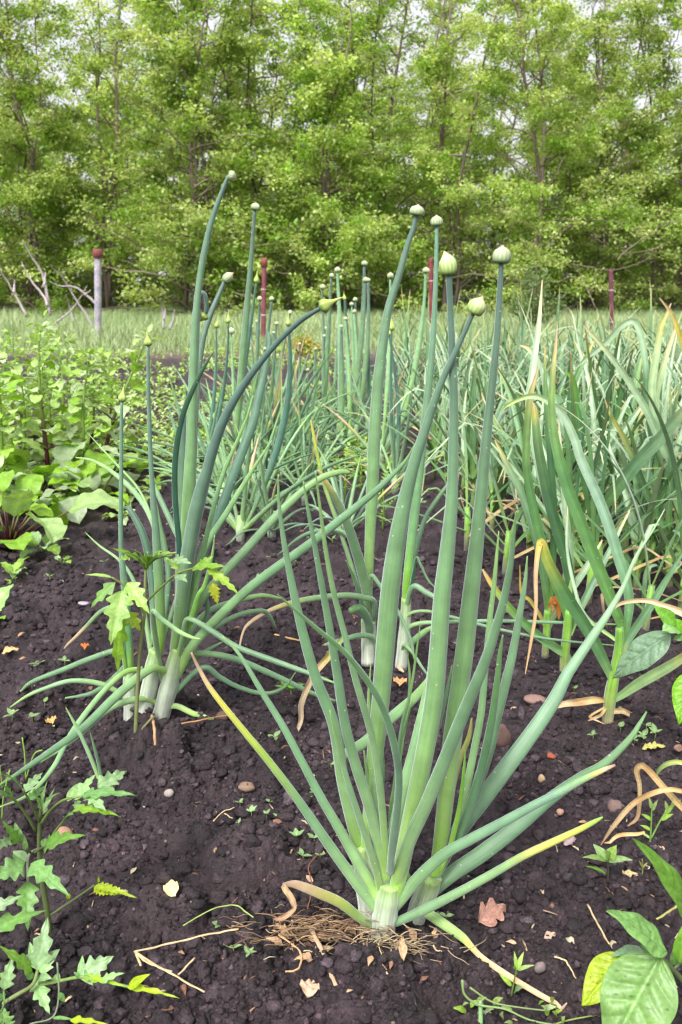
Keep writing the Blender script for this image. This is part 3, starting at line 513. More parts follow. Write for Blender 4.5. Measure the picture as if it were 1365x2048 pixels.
L([(935, 920, 2), (905, 958, 8), (875, 998, 11), (850, 1040, 12), (830, 1110, 13), (816, 1190, 12), (810, 1250, 10)], y3b + .12, ON_D)
L([(876, 1370, 2), (850, 1342, 6), (826, 1306, 8), (808, 1290, 8), (804, 1310, 8)], y3b - .12)
L([(808, 1360, 4), (800, 1352, 10), (798, 1338, 8), (801, 1320, 5)], y3b - .04, [(0, TAN), (1, TAN)])

# ------------------------------------------------------------------ onions farther down the rows
def onion_leaves(root, x, y, z, n, h, col_l, rr, M=1.0):
    for k in range(n):
        az = rr.uniform(0, 2 * np.pi); el = math.radians(rr.uniform(18, 80)); Ln = h * rr.uniform(.45, .8); dr = rr.uniform(.2, 1.1) * (1.3 - el)
        s = np.linspace(0, 1, 16); e = el - dr * 1.6 * s ** 2; ds = Ln / 15
        dz = np.concatenate([[0], np.cumsum(np.sin(e[1:]) * ds)]); dh = np.concatenate([[0], np.cumsum(np.cos(e[1:]) * ds)])
        aw = az + rr.uniform(-.3, .3) * s
        p = np.stack([x + dh * np.sin(aw), y + dh * np.cos(aw), z + .04 * h + dz], -1)
        r = M * rr.uniform(.006, .0095) * np.minimum(1, (1 - s) * 3 + .12) * (1 - .35 * s); p = clampz(p, r)
        mb = MB(); st = [ON, ON_D, ON_L, ON_L, ON][k % 5] if rr.random() > .12 else ON_T
        tube(mb, p, r, grad(s, st), 7, .7); mb.build('leaf', M_ONION, root)
def far_onion(label, bx, by, stalks, nleaf, group, M=1.0, h=.75, seed=1):
    """stalks: (budx, budy, kind, bud width px, stalk width px, mid bow px)"""
    rr = np.random.default_rng(seed)
    root, y = plant('onion_plant', label, 'onion', bx, by, group); x0, _, z0 = ROOTS[root.name]
    mb = MB(); d = depth(np.array([x0, y, z0])) / F
    tube(mb, np.array([[x0, y, z0 - .01], [x0, y, z0 + .04], [x0 + .004, y, z0 + .09]]), np.array([.014, .015, .012]) * M, grad(np.array([0, .5, 1]), [(0, WH), (1, S(150, 196, 110))]), 9); mb.build('stem_base', M_NECK, root)
    for (ux, uy, kind, bw_, sw, bow) in stalks:
        yy = y + rr.uniform(-.05, .05)
        n = 9; t = np.linspace(0, 1, n); px = ux + (bx - ux) * t ** 1.3 + bow * np.sin(np.pi * t); py = uy + (by - 12 - uy) * t
        wd = sw * .82 * (.62 + .9 * np.sin(np.pi * np.clip(t * .95 + .02, 0, 1)) ** 2 * .8)
        st = STK if rr.random() < .7 else [(0, S(140, 190, 80)), (.5, S(150, 196, 130)), (1, S(126, 176, 120))]
        if kind == 't': st = [(0, LG), (.4, S(84, 130, 104)), (1, S(62, 108, 78))]
        stalk(root, list(zip(px, py, wd)), yy, y, (bw_ * (1.9 if kind == 't' else .85), bw_ * (.8 if kind == 't' else 1), rr.uniform(-3, 4), -30), kind, st, 8)
    onion_leaves(root, x0, y, z0, nleaf, h, None, rr, M)
    return root
FG = 'onion plants farther down the rows'
far_onion('tall onion plant beyond the left clump, one straight stalk with a small high white bud', 462, 1005, [(510, 419, 'f', 17, 13, -4)], 9, FG, 1.1, .8, 2)
far_onion('onion plant with slim leaning stalk and green pointed bud left of the rusty capped post', 468, 960, [(513, 566, 't', 15, 9, -8)], 8, FG, 1, .75, 3)
far_onion('onion plant with two slim dark pointed-bud stalks close right of the tallest stalk', 402, 985, [(433, 656, 't', 12, 7, 6), (457, 646, 't', 13, 7, 8)], 8, FG, 1, .7, 4)
far_onion('onion plant with a short pale stalk and flat white bud over the bare soil strip', 470, 930, [(463, 667, 'f', 15, 6, 2)], 6, FG, .9, .6, 5)
far_onion('onion plant with a strongly bowed dark stalk and pointed bud behind a long crossing leaf', 482, 1085, [(577, 652, 't', 14, 13, 26)], 8, FG, 1, .75, 6)
pos = [(505, 950, [(520, 600, 'f', 10, 8, -2), (544, 601, 'f', 11, 9, -6)]), (530, 930, [(553, 650, 'f', 9, 7, 0)]), (520, 900, [(503, 657, 'f', 9, 6, 0), (514, 645, 'f', 7, 6, 0)]), (548, 915, [(581, 628, 'f', 9, 6, -12)]),
       (560, 880, [(548, 668, 'f', 8, 6, 2)]), (585, 880, [(600, 690, 'f', 7, 6, 4)]), (540, 985, [(530, 700, 'f', 7, 7, -6)]), (600, 930, [(616, 742, 'f', 7, 6, 4)])]
for k, (bx, by, stl) in enumerate(pos):
    far_onion('slender onion plant with small pale buds in the crowded row before the capped rusty post', bx, by, stl, 9, 'small onions of the left row', 1, .75, 20 + k)
pos = [(648, 872, [(645, 578, 'f', 12, 7, 2), (663, 555, 'f', 11, 9, -2)]), (676, 880, [(675, 544, 'f', 13, 10, 6)]), (700, 868, [(729, 531, 'f', 13, 10, 4), (731, 564, 'f', 12, 9, 2)]), (712, 884, [(737, 563, 'f', 9, 9, 6)]),
       (690, 850, [(690, 600, 't', 9, 8, 6), (677, 610, 'f', 8, 6, 0)]), (665, 850, [(677, 648, 'f', 8, 6, 0), (650, 660, 'f', 9, 7, -2)]), (715, 850, [(711, 602, 'f', 9, 7, 2), (704, 611, 'f', 9, 7, 0)]), (722, 862, [(709, 626, 'f', 9, 7, 2)]),
       (735, 870, [(734, 645, 't', 8, 7, 4)]), (655, 895, [(649, 674, 'f', 7, 8, -3)]), (700, 895, [(691, 640, 'f', 8, 9, 4)]), (640, 860, [(632, 700, 'f', 7, 7, -4)]), (684, 900, [(683, 655, 'f', 7, 12, 0)])]
for k, (bx, by, stl) in enumerate(pos):
    far_onion('slim upright onion plant with little white buds in the tight bunch at far middle', bx, by, stl, 5, 'onions of the tight bunch', .9, .5, 40 + k)
far_onion('onion plant between the middle stalks with two dark stems and bright green pointed buds', 790, 985, [(784, 661, 't', 15, 7, -4), (779, 672, 't', 14, 8, 14)], 7, FG, 1, .7, 60)
far_onion('onion plant with a pale leaning stalk and round white bud against the bare red post', 788, 920, [(852, 546, 'f', 15, 10, 6)], 8, FG, 1, .7, 61)
far_onion('onion plant with one upright white bud just left of the thick curved middle stalk', 762, 930, [(781, 556, 'f', 13, 8, 4)], 7, FG, 1, .7, 62)

for k, (px, py, h) in enumerate(((520, 1030, .6), (565, 965, .6), (610, 1005, .55), (640, 950, .5), (445, 1015, .6), (585, 900, .6), (690, 1085, .5), (545, 1075, .5), (625, 905, .55), (500, 985, .6))):
    far_onion('bushy onion plant without flower stalks, fine arching leaves filling the row behind', px, py, [], 15, 'stalkless onions of the middle row', .85, h, 80 + k)
# ------------------------------------------------------------------ the garlic plot on the right
GA = [(0, S(150, 190, 80)), (.08, S(108, 150, 80)), (.4, S(104, 144, 100)), (.8, S(132, 166, 122)), (.95, S(190, 196, 130)), (1, TAN)]
GD = [(0, S(130, 176, 60)), (.15, S(78, 120, 64)), (.6, S(66, 108, 66)), (.9, S(110, 148, 84)), (.97, S(200, 186, 100)), (1, TAN)]
GP = [(0, S(150, 190, 90)), (.3, S(146, 178, 134)), (.8, S(166, 192, 150)), (.95, S(200, 204, 150)), (1, TAN)]
GY = [(0, S(104, 148, 76)), (.55, S(92, 138, 80)), (.8, S(130, 164, 92)), (.9, S(186, 184, 116)), (.96, TAN), (1, S(214, 196, 166))]
DRY = [(0, S(196, 166, 100)), (.3, S(214, 184, 130)), (.5, S(180, 146, 96)), (.7, S(214, 188, 142)), (1, S(176, 142, 108))]
_strap = strap
def strap(root, pts, *a, **k): return _strap(root, [(x, y, w_ * .84) for x, y, w_ in pts], *a, **k)
def gstem(root, pts, yy):
    p, r, t = trace(pts, yy, yy, 5); mb = MB(); tube(mb, p, r, grad(t, [(0, S(190, 180, 140)), (.12, S(160, 170, 110)), (.4, S(140, 186, 70)), (1, S(120, 176, 66))]), 12, .9, None, 5, .02); mb.build('stem', M_NECK, root)
GG = 'garlic plants of the plot'
R1, yg = plant('garlic_plant', 'nearest garlic plant, bare stem with dry yellow leaves curled on the soil around it', 'garlic', 1216, 1445, GG)
gstem(R1, [(1240, 1255, 16), (1238, 1300, 19), (1229, 1350, 22), (1221, 1395, 25), (1215, 1448, 22)], yg)
Q = lambda pts, yt, st=GA, fo=.4, **k: strap(R1, pts, yt, yg, st, fo, **k)
Q([(1051, 1348, 2), (1063, 1280, 8), (1072, 1220, 9), (1072, 1150, 11), (1077, 1100, 14), (1084, 1084, 19), (1098, 1128, 28), (1143, 1208, 32), (1183, 1272, 31), (1212, 1330, 24), (1226, 1362, 16)], yg - .06, [(0, LG), (.1, S(92, 136, 84)), (.35, S(84, 130, 76)), (.5, S(170, 184, 80)), (.56, S(224, 196, 100)), (.62, TAN), (1, S(206, 166, 120))], .45, lie=False)
Q([(1115, 648, 2), (1112, 695, 8), (1106, 750, 14), (1104, 820, 20), (1110, 880, 24), (1132, 965, 30), (1152, 1020, 32), (1183, 1100, 33), (1223, 1200, 30), (1244, 1255, 22), (1240, 1295, 16)], yg + .02, GY, .45)
Q([(1003, 822, 2), (1020, 808, 9), (1053, 794, 13), (1083, 796, 15), (1123, 826, 18), (1150, 880, 22), (1163, 920, 24), (1203, 1010, 27), (1233, 1100, 28), (1258, 1190, 25), (1254, 1250, 20), (1242, 1300, 14)], yg + .12, [(0, LG), (.1, S(100, 146, 90)), (.5, S(140, 174, 144)), (.8, S(160, 186, 150)), (1, S(160, 186, 80))], .45)
Q([(1385, 1300, 18), (1365, 1316, 22), (1333, 1336, 26), (1283, 1364, 26), (1250, 1386, 20), (1226, 1402, 12)], yg - .12, [(0, LG), (.7, S(160, 190, 130)), (1, YL)], .3)
Q([(1370, 1100, 6), (1330, 1165, 16), (1300, 1215, 20), (1268, 1262, 20), (1246, 1300, 16), (1238, 1330, 10)], yg - .02, [(0, YL), (.2, BG), (1, BG)], .4)
Q([(1136, 1010, 2), (1134, 1090, 7), (1146, 1160, 9), (1170, 1230, 10), (1232, 1280, 9)], yg + .2, GP)
Q([(1105, 1418, 4), (1130, 1408, 16), (1160, 1404, 20), (1190, 1400, 18), (1212, 1402, 8)], yg - .05, DRY, .5, wav=.35)
Q([(1176, 1442, 3), (1190, 1440, 8), (1204, 1428, 8), (1216, 1410, 7)], yg - .04, DRY, .5, wav=.3)
Q([(1276, 1442, 4), (1262, 1430, 13), (1245, 1422, 15), (1228, 1424, 12), (1220, 1432, 6)], yg - .03, [(0, TAN), (1, S(150, 120, 60))], .5, wav=.35)
Q([(1208, 1475, 2), (1188, 1452, 5), (1180, 1434, 6), (1200, 1420, 6), (1216, 1412, 5)], yg - .05, DRY, .5)
R2, yh = plant('garlic_plant', 'second garlic plant from the front, one yellow-ended leaf reaching out sideways to the left', 'garlic', 1129, 1348, GG)
gstem(R2, [(1138, 1220, 17), (1134, 1270, 18), (1130, 1310, 19), (1128, 1352, 17)], yh)
Q = lambda pts, yt, st=GA, fo=.4, **k: strap(R2, pts, yt, yh, st, fo, **k)
Q([(965, 1138, 5), (985, 1170, 14), (1023, 1220, 20), (1073, 1268, 22), (1110, 1294, 22), (1134, 1312, 20), (1132, 1330, 14)], yh - .03, [(0, LG), (.4, S(90, 140, 80)), (.75, S(130, 170, 80)), (.88, S(214, 190, 90)), (1, TAN)])
Q([(1079, 728, 2), (1070, 760, 9), (1062, 790, 15), (1056, 840, 18), (1053, 925, 20), (1064, 1000, 23), (1083, 1080, 25), (1108, 1155, 26), (1134, 1226, 22), (1136, 1270, 16)], yh - .02, GY)
Q([(1066, 806, 8), (1070, 828, 17), (1077, 895, 23), (1097, 995, 27), (1112, 1050, 28), (1129, 1105, 28), (1144, 1180, 24), (1142, 1230, 20), (1136, 1280, 14)], yh + .08, GD)
Q([(1085, 560, 2), (1078, 650, 12), (1066, 740, 18), (1060, 830, 20), (1090, 980, 22), (1130, 1120, 20), (1140, 1210, 18)], yh + .3, GP)
Q([(1118, 840, 3), (1124, 930, 12), (1132, 1030, 15), (1142, 1110, 16), (1142, 1200, 14), (1138, 1250, 10)], yh + .15, GP)
Q([(1260, 1020, 4), (1215, 1110, 14), (1180, 1180, 18), (1155, 1230, 18), (1140, 1270, 12)], yh + .1, GA)
R3, yi = plant('garlic_plant', 'third garlic plant from the front, orange dead leaf between two green stems', 'garlic', 1090, 1312, GG)
gstem(R3, [(1096, 1220, 15), (1094, 1265, 15), (1090, 1315, 14)], yi)
Q = lambda pts, yt, st=GA, fo=.4, **k: strap(R3, pts, yt, yi, st, fo, **k)
Q([(990, 880, 2), (1010, 920, 14), (1040, 980, 18), (1065, 1050, 20), (1084, 1130, 20), (1096, 1210, 18), (1096, 1250, 12)], yi + .05, GA)
Q([(1118, 1238, 4), (1117, 1215, 18), (1110, 1200, 22), (1104, 1210, 16), (1098, 1240, 10)], yi, [(0, TAN), (.5, S(206, 120, 40)), (1, S(210, 150, 80))], .4, wav=.3)
Q([(1205, 1080, 4), (1170, 1140, 16), (1135, 1190, 19), (1108, 1230, 17), (1096, 1260, 12)], yi + .2, GP)
Q([(1040, 1130, 2), (1043, 1185, 8), (1060, 1200, 10), (1080, 1230, 10), (1094, 1260, 8)], yi - .02, [(0, YL), (1, S(200, 170, 80))])
Q([(1090, 690, 2), (1092, 790, 12), (1100, 900, 17), (1108, 1020, 18), (1106, 1130, 16), (1098, 1230, 13)], yi + .06, GD)

R4, yj = plant('garlic_plant', 'tall garlic plant at the right edge, long pale leaves crossing and rising above the others', 'garlic', 1392, 1180, GG)
gstem(R4, [(1380, 1080, 18), (1386, 1130, 19), (1392, 1185, 18)], yj)
Q = lambda pts, yt, st=GP, fo=.4, **k: strap(R4, pts, yt, yj, st, fo, lie=False, **k)
Q([(1167, 650, 2), (1185, 670, 7), (1207, 695, 11), (1244, 743, 15), (1271, 784, 17), (1299, 832, 19), (1322, 886, 20), (1353, 944, 21), (1374, 1000, 20), (1384, 1080, 14)], yj - .05)
Q([(1152, 736, 3), (1180, 712, 9), (1213, 685, 14), (1241, 654, 15), (1264, 642, 15), (1278, 658, 16), (1288, 702, 16), (1293, 753, 16), (1296, 810, 16), (1310, 900, 16), (1350, 1000, 16), (1382, 1085, 12)], yj + .25, [(0, LG), (.3, S(78, 124, 84)), (.55, S(70, 118, 66)), (.62, GP[1][1]), (1, GP[2][1])])
Q([(1343, 606, 2), (1334, 628, 8), (1322, 658, 13), (1312, 719, 18), (1305, 770, 19), (1307, 821, 18), (1319, 890, 20), (1340, 958, 22), (1366, 1030, 20), (1384, 1085, 12)], yj + .05, [(0, LG), (.5, GP[1][1]), (.8, S(176, 200, 140)), (.93, YL), (1, TAN)])
Q([(1356, 642, 2), (1347, 670, 8), (1336, 702, 12), (1322, 753, 15), (1313, 800, 15), (1318, 860, 16), (1345, 960, 18), (1380, 1070, 12)], yj + .1, [(0, LG), (.5, GP[1][1]), (.8, S(180, 200, 140)), (.95, TAN), (1, TAN)])
Q([(1320, 596, 3), (1343, 627, 9), (1357, 661, 13), (1370, 702, 15), (1385, 780, 16), (1392, 900, 16), (1390, 1080, 12)], yj - .1, [(0, LG), (.6, S(110, 160, 70)), (.85, S(200, 190, 90)), (1, TAN)])
Q([(1400, 795, 20), (1365, 826, 26), (1326, 872, 30), (1275, 926, 32), (1227, 988, 28), (1180, 1050, 20)], yj - .2, GA, .3)
Q([(1210, 798, 2), (1222, 830, 8), (1245, 870, 13), (1272, 930, 16), (1300, 1000, 17), (1345, 1080, 15), (1384, 1120, 10)], yj - .1, [(0, LG), (.6, GA[2][1]), (.9, YL), (1, TAN)])
R5, yl = plant('garlic_plant', 'garlic plant behind the orange-leaved one, dark upright leaves and a wide forked spread', 'garlic', 1165, 1080, GG)
gstem(R5, [(1160, 985, 15), (1163, 1030, 16), (1165, 1084, 15)], yl)
Q = lambda pts, yt, st=GD, fo=.4, **k: strap(R5, pts, yt, yl, st, fo, lie=False, **k)
Q([(1188, 681, 3), (1176, 708, 10), (1156, 748, 14), (1140, 800, 15), (1146, 880, 15), (1156, 960, 14), (1161, 1010, 11)], yl + .05)
Q([(1134, 744, 8), (1145, 757, 14), (1152, 790, 16), (1158, 840, 17), (1164, 900, 17), (1163, 980, 14)], yl - .02, [(0, LG), (.4, S(74, 120, 80)), (.8, S(90, 140, 60)), (1, S(110, 160, 60))])
Q([(990, 876, 3), (1003, 900, 11), (1018, 930, 15), (1046, 992, 18), (1080, 1030, 18), (1130, 1050, 16), (1160, 1060, 10)], yl - .1)
Q([(1300, 790, 3), (1270, 830, 14), (1235, 880, 19), (1200, 940, 20), (1172, 1000, 18), (1163, 1040, 12)], yl + .1, GA)
Q([(1040, 690, 3), (1060, 700, 10), (1086, 740, 14), (1110, 800, 15), (1140, 900, 15), (1160, 1000, 12)], yl + .3, GA)

def garlic_proto(seed, near):
    rr = np.random.default_rng(seed); root = thing('garlic_plant', '', 'garlic', (0, 0, 0)); col = MB() if not near else None
    h = .12; mb = col or MB(); lean = rr.uniform(-.015, .015, 2)
    tube(mb, np.array([[0, 0, -.015], [lean[0] * .5, lean[1] * .5, h * .5], [lean[0], lean[1], h]]), np.array([.0095, .0085, .008]), grad(np.array([0, .4, 1.]), [(0, S(190, 180, 140)), (.3, S(140, 186, 74)), (1, S(120, 170, 70))]), 8)
    if near: mb.build('stem', M_NECK, root)
    az0 = rr.uniform(0, np.pi); nl = rr.integers(6, 9)
    for k in range(nl):
        az = az0 + np.pi * (k % 2) + rr.normal(0, .35); f = k / (nl - 1)
        el = math.radians(35 + 48 * f + rr.normal(0, 7)); Ln = rr.uniform(.38, .6) * (.8 + .25 * f)
        s = np.linspace(0, 1, 17); e = el - rr.uniform(.1, 1.0) * s ** 1.6
        if rr.random() < .35: e = e - rr.uniform(1.0, 2.2) * np.clip((s - rr.uniform(.45, .75)) * 9, 0, 1)
        ds = Ln / 16; dz = np.concatenate([[0], np.cumsum(np.sin(e[1:]) * ds)]); dh = np.concatenate([[0], np.cumsum(np.cos(e[1:]) * ds)])
        aw = az + rr.normal(0, .25) * s
        p = np.stack([lean[0] + dh * np.sin(aw), lean[1] + dh * np.cos(aw), .035 + .085 * f + dz], -1); p[:, 2] = np.maximum(p[:, 2], .004)
        hw = rr.uniform(.0072, .0112) * np.minimum(1, s * 6 + .5) * (1 - s ** 2.2) ** .8 + .0006
        side = np.stack([np.cos(aw), -np.sin(aw), 0 * s], -1)
        st = [GA, GA, GP, GD, GP, GY, GP, GA][rr.integers(0, 8)]
        if k == 0: st = DRY if rr.random() < .6 else GY
        mb = col or MB(); ribbon(mb, p, hw, grad(s, st), side, rr.uniform(.3, .7), 5)
        if near: mb.build('leaf', M_STRAP, root)
    if not near:
        ob = col.build('garlic_plant', M_STRAP, None); bpy.data.objects.remove(root); return tag(ob, '', 'garlic')
    return root
near_p = [garlic_proto(300 + k, True) for k in range(7)]; far_p = [garlic_proto(330 + k, False) for k in range(7)]
rr = np.random.default_rng(12); used = set()
def put(protos, k, x, y, sc_, label, group):
    o = protos[k]; loc = (x, y, float(gz_soft(x, y)) - .004); rz = rr.uniform(0, 6.28)
    if o.name not in used:
        used.add(o.name); o.location = loc; o.rotation_euler = (0, 0, rz); o.scale = (sc_,) * 3; o['label'] = label; o['group'] = group; return o
    return copy_tree(o, loc, rz, sc_, label, group)
hand = [(1010, 1150), (1270, 1175), (1200, 1165), (935, 1100), (1130, 1165), (1325, 1050), (1245, 1050), (1180, 1070), (1350, 1110), (1035, 1045), (1100, 1060), (1175, 1215), (1290, 1260), (1340, 1180), (985, 1060), (1060, 1110), (1250, 1120), (1310, 1100), (955, 1010), (1360, 1240)]
cnt = 0
for (hx, hy) in hand:
    q = G(hx, hy); put(near_p, cnt % 7, q[0], q[1], rr.uniform(.95, 1.15), 'grey-green garlic plant in the front ranks of the dense plot on the right', 'garlic in the front ranks'); cnt += 1
for row in range(16):
    x = .46 + row * .205
    y = 2.05
    while y < 6.3:
        y += rr.uniform(.13, .2)
        xx = x + rr.normal(0, .035)
        if xx > .42 * y + .3 or y < 2.25 or (y < 2.9 and xx < .5): continue
        d = y
        if d < 3.6: put(near_p, rr.integers(0, 7), xx, y, rr.uniform(.85, 1.15), 'grey-green garlic plant in the front ranks of the dense plot on the right', 'garlic in the front ranks')
        else: put(far_p, rr.integers(0, 7), xx, y, rr.uniform(.9, 1.15), 'pale garlic plant in the far massed ranks of the plot before the tall grass', 'garlic in the far ranks')
        cnt += 1
print('garlic', cnt)

# ------------------------------------------------------------------ broad leaves: tomato, pepper, beet, weeds
def blade(mb, base, tip, up, width, col, lobes=0, lobe_d=.35, fold=.25, droop=.12, shape='ovate', wav=.05, nx=7, n=None, tipcol=None, cup=0., vein=.0):
    """a leaf blade from base to tip (world points); up is the way its face looks"""
    base = np.asarray(base, float); tip = np.asarray(tip, float); n = n or (26 if lobes else 14)
    ax = tip - base; Ln = np.linalg.norm(ax); up = np.asarray(up, float); sd = nrm(np.cross(ax, up)); nn = nrm(np.cross(sd, ax))
    s = np.linspace(0, 1, n); p = base + ax * s[:, None] + nn * (Ln * droop * 4 * s * (1 - s))[:, None] * np.where(s < .5, 1, 1)[:, None]
    if shape == 'ovate': wd = np.sin(np.pi * np.clip(s, 0, 1) ** .72) ** .85 * (1 - .25 * s)
    elif shape == 'lance': wd = np.sin(np.pi * s ** .6) ** .95 * (1 - .45 * s)
    elif shape == 'round': wd = np.sin(np.pi * s ** .85) ** .6
    else: wd = np.minimum(1, s * 4 + .2) * (1 - s) ** .5
    wd = np.maximum(wd, .02)
    if lobes: 
        ph = (s * lobes) % 1; wd = wd * (1 - lobe_d * np.where(ph < .7, 1 - ph / .7, (ph - .7) / .3) * np.clip((1 - s) * 3, .2, 1))
    x = np.linspace(-1, 1, nx); o = rng.random() * 30
    off = (fold * np.abs(x)[None] - cup * x[None] ** 2) * (wd * width / 2)[:, None] + wav * width * np.sin(s[:, None] * 17 + x[None] * 2.5 + o) * np.abs(x)[None] + vein * width * np.sqrt(np.abs(np.sin(s[:, None] * 21 - np.abs(x)[None] * 4.2 * (1 - .3 * np.abs(x)[None])))) * (1 - np.abs(x)[None] ** 3) * np.minimum(1, np.abs(x)[None] * 6)
    lag = (.10 * np.abs(x)[None] * wd[:, None] * width * (1 if lobes else .6))
    v = p[:, None] + (x[None] * (wd * width / 2)[:, None])[..., None] * sd + off[..., None] * nn + lag[..., None] * nrm(ax)
    c = np.asarray(col, float)[None, None] * np.ones((n, nx, 1)); 
    if tipcol is not None: c = c * (1 - s[:, None, None] ** 1.5) + np.asarray(tipcol)[None, None] * s[:, None, None] ** 1.5
    ph_ = np.abs(np.sin(s[:, None] * 21 - np.abs(x)[None] * 4.2 * (1 - .3 * np.abs(x)[None]))); veins = np.clip(1 - ph_ / .3, 0, 1) * (np.abs(x)[None] < .93)
    if nx > 20: c = c * (1 - .6 * (rng.random((n, nx, 1)) < .012) - .1 * rng.random((n, nx, 1))) * (.86 + .2 * np.sqrt(ph_))[..., None]
    c = c * (1 + .2 * veins[..., None] + .2 * (np.abs(x) < .05)[None, :, None])
    sc_ = 1 / max(Ln, .02)
    u = np.stack([np.broadcast_to(x[None] * width * 14 + o, (n, nx)), np.repeat(s[:, None] * Ln * 30, nx, 1), np.full((n, nx), o)], -1)
    i, j = np.meshgrid(np.arange(n - 1), np.arange(nx - 1), indexing='ij')
    mb.add(v, c, u, np.stack([i * nx + j, i * nx + j + 1, (i + 1) * nx + j + 1, (i + 1) * nx + j], -1).reshape(-1, 4))
def line(mb, pts, Y, w_, col, nu=8, Y2=None, taper=1.):
    a = np.asarray(pts, float); k = np.linspace(0, 1, len(a)); q = smooth_path(np.column_stack([a, Y + ((Y2 if Y2 is not None else Y) - Y) * k]), 5)
    p = P(q[:, 0], q[:, 1], q[:, 2]); tube(mb, p, w_ / 2 / F * depth(p) * np.linspace(1, taper, len(p)), col, nu)
TG, TGL, TY = S(112, 158, 86), S(150, 190, 120), S(168, 192, 40)
PALE, STEM = S(150, 184, 128), S(120, 136, 84)
def pleaf(root, items, stems=(), name='leaf', mat=M_LEAF, grow=1.):
    """one compound leaf: stems = (pixel path, Y, width, colour, Y2); items = (base px, tip px, Y base, Y tip, width px, colour, tilt, lobes)"""
    mb = MB()
    for (pts, Y, w_, c, Y2) in stems: line(mb, pts, Y, w_, c, 8, Y2, .8)
    for (b, t, Yb, Yt, w_, c, tilt, lo) in items:
        w_ = w_ * (1.12 if lo else 1.05) * grow; lo = lo + 1 if lo else 0; B_, T_ = P(b[0], b[1], Yb), P(t[0], t[1], Yt); mid = (B_ + T_) / 2; view = nrm(CAM - mid); up = nrm(view * tilt + np.array([0, 0, 1.]) * (1 - tilt))
        blade(mb, B_, T_, up, w_ / F * depth(mid), c, lo, .56 if lo else 0, .22, .06, 'lance' if lo else 'ovate', .035, 27 if w_ > 60 and not lo else (9 if w_ > 60 else 7), 60 if w_ > 60 and not lo else None, None, .14 if w_ > 60 and not lo else 0, .055 if w_ > 60 and not lo else .014)
    return mb.build(name, mat, root)
# bottom-left tomato
T1, yt = plant('tomato_plant', 'larger tomato plant in the bottom left corner, grey-green lobed leaves, one wilted yellow leaf', 'tomato', 100, 1880, 'tomato plants')
ytl = yt - .055
mb = MB(); line(mb, [(101, 1885), (96, 1830), (84, 1760), (79, 1700), (80, 1645), (84, 1610)], yt, 13, STEM, 10, yt, .55); mb.build('stem', M_LEAF, T1)
pleaf(T1, [((165, 1592), (275, 1592), yt - .03, yt - .06, 40, TG, .35, 4), ((195, 1576), (254, 1542), yt - .03, yt + .02, 44, PALE, .8, 3), ((178, 1590), (213, 1624), yt - .03, yt - .07, 40, PALE, .7, 3), ((150, 1600), (192, 1548), yt - .01, yt + .03, 30, TGL, .6, 3), ((135, 1603), (160, 1565), yt, yt + .03, 18, TGL, .6, 0)],
      [([(82, 1648), (100, 1622), (128, 1600), (166, 1592)], yt, 6, S(140, 164, 90), yt - .03)])
pleaf(T1, [((148, 1620), (242, 1634), yt - .03, yt - .07, 34, S(130, 176, 50), .3, 4), ((152, 1618), (158, 1600), yt - .03, yt, 20, TGL, .6, 2), ((128, 1640), (148, 1628), yt - .02, yt - .04, 16, TG, .5, 0)], [([(104, 1672), (125, 1645), (150, 1620)], yt, 5, S(140, 164, 90), yt - .03)])
pleaf(T1, [((45, 1578), (4, 1549), yt - .05, yt - .08, 26, TG, .4, 3), ((50, 1585), (86, 1545), yt - .04, yt + .01, 28, PALE, .6, 3), ((58, 1600), (92, 1572), yt - .03, yt - .0, 24, TG, .6, 3), ((40, 1572), (24, 1560), yt - .05, yt - .07, 18, TG, .5, 2)], [([(80, 1645), (64, 1610), (46, 1578)], yt, 5, S(130, 150, 80), yt - .05)])
pleaf(T1, [((25, 1598), (2, 1568), yt - .04, yt - .06, 26, TG, .5, 3), ((20, 1592), (-30, 1592), yt - .04, yt - .08, 30, TG, .5, 3)], [([(72, 1662), (52, 1628), (26, 1597), (0, 1585)], yt, 6, S(140, 160, 96), yt - .05)])
pleaf(T1, [((84, 1615), (96, 1560), yt - .01, yt - .03, 14, TGL, .6, 2), ((86, 1620), (120, 1585), yt - .02, yt - .05, 22, TG, .6, 3), ((82, 1618), (70, 1580), yt - .01, yt - .02, 12, TGL, .6, 2), ((86, 1622), (104, 1598), yt - .03, yt - .05, 12, PALE, .7, 0), ((84, 1630), (110, 1575), yt, yt + .01, 16, PALE, .7, 2)])
pleaf(T1, [((88, 1694), (172, 1670), yt - .02, yt - .08, 46, S(116, 166, 70), .75, 3), ((86, 1694), (92, 1676), yt - .02, yt, 14, TG, .6, 0)], [([(70, 1706), (80, 1698), (92, 1692)], yt - .02, 5, STEM, yt - .03)])
pleaf(T1, [((50, 1727), (-22, 1760), yt - .06, yt - .1, 62, S(140, 186, 110), .85, 3), ((62, 1728), (140, 1792), yt - .06, yt - .11, 52, S(132, 180, 100), .85, 3), ((56, 1762), (56, 1862), yt - .06, yt - .1, 52, S(120, 170, 80), .85, 3), ((54, 1722), (26, 1702), yt - .05, yt - .05, 24, PALE, .8, 0), ((52, 1700), (48, 1668), yt - .04, yt - .05, 12, TGL, .7, 0)],
      [([(80, 1696), (58, 1712), (56, 1765)], yt, 6, S(170, 176, 150), yt - .06)])
pleaf(T1, [((38, 1685), (4, 1640), yt - .06, yt - .08, 30, S(124, 172, 80), .8, 3), ((40, 1682), (30, 1645), yt - .06, yt - .06, 18, TGL, .8, 0), ((20, 1680), (-20, 1705), yt - .06, yt - .1, 30, PALE, .8, 3)], [([(62, 1706), (44, 1684), (16, 1678)], yt - .03, 4, TG, yt - .06)])
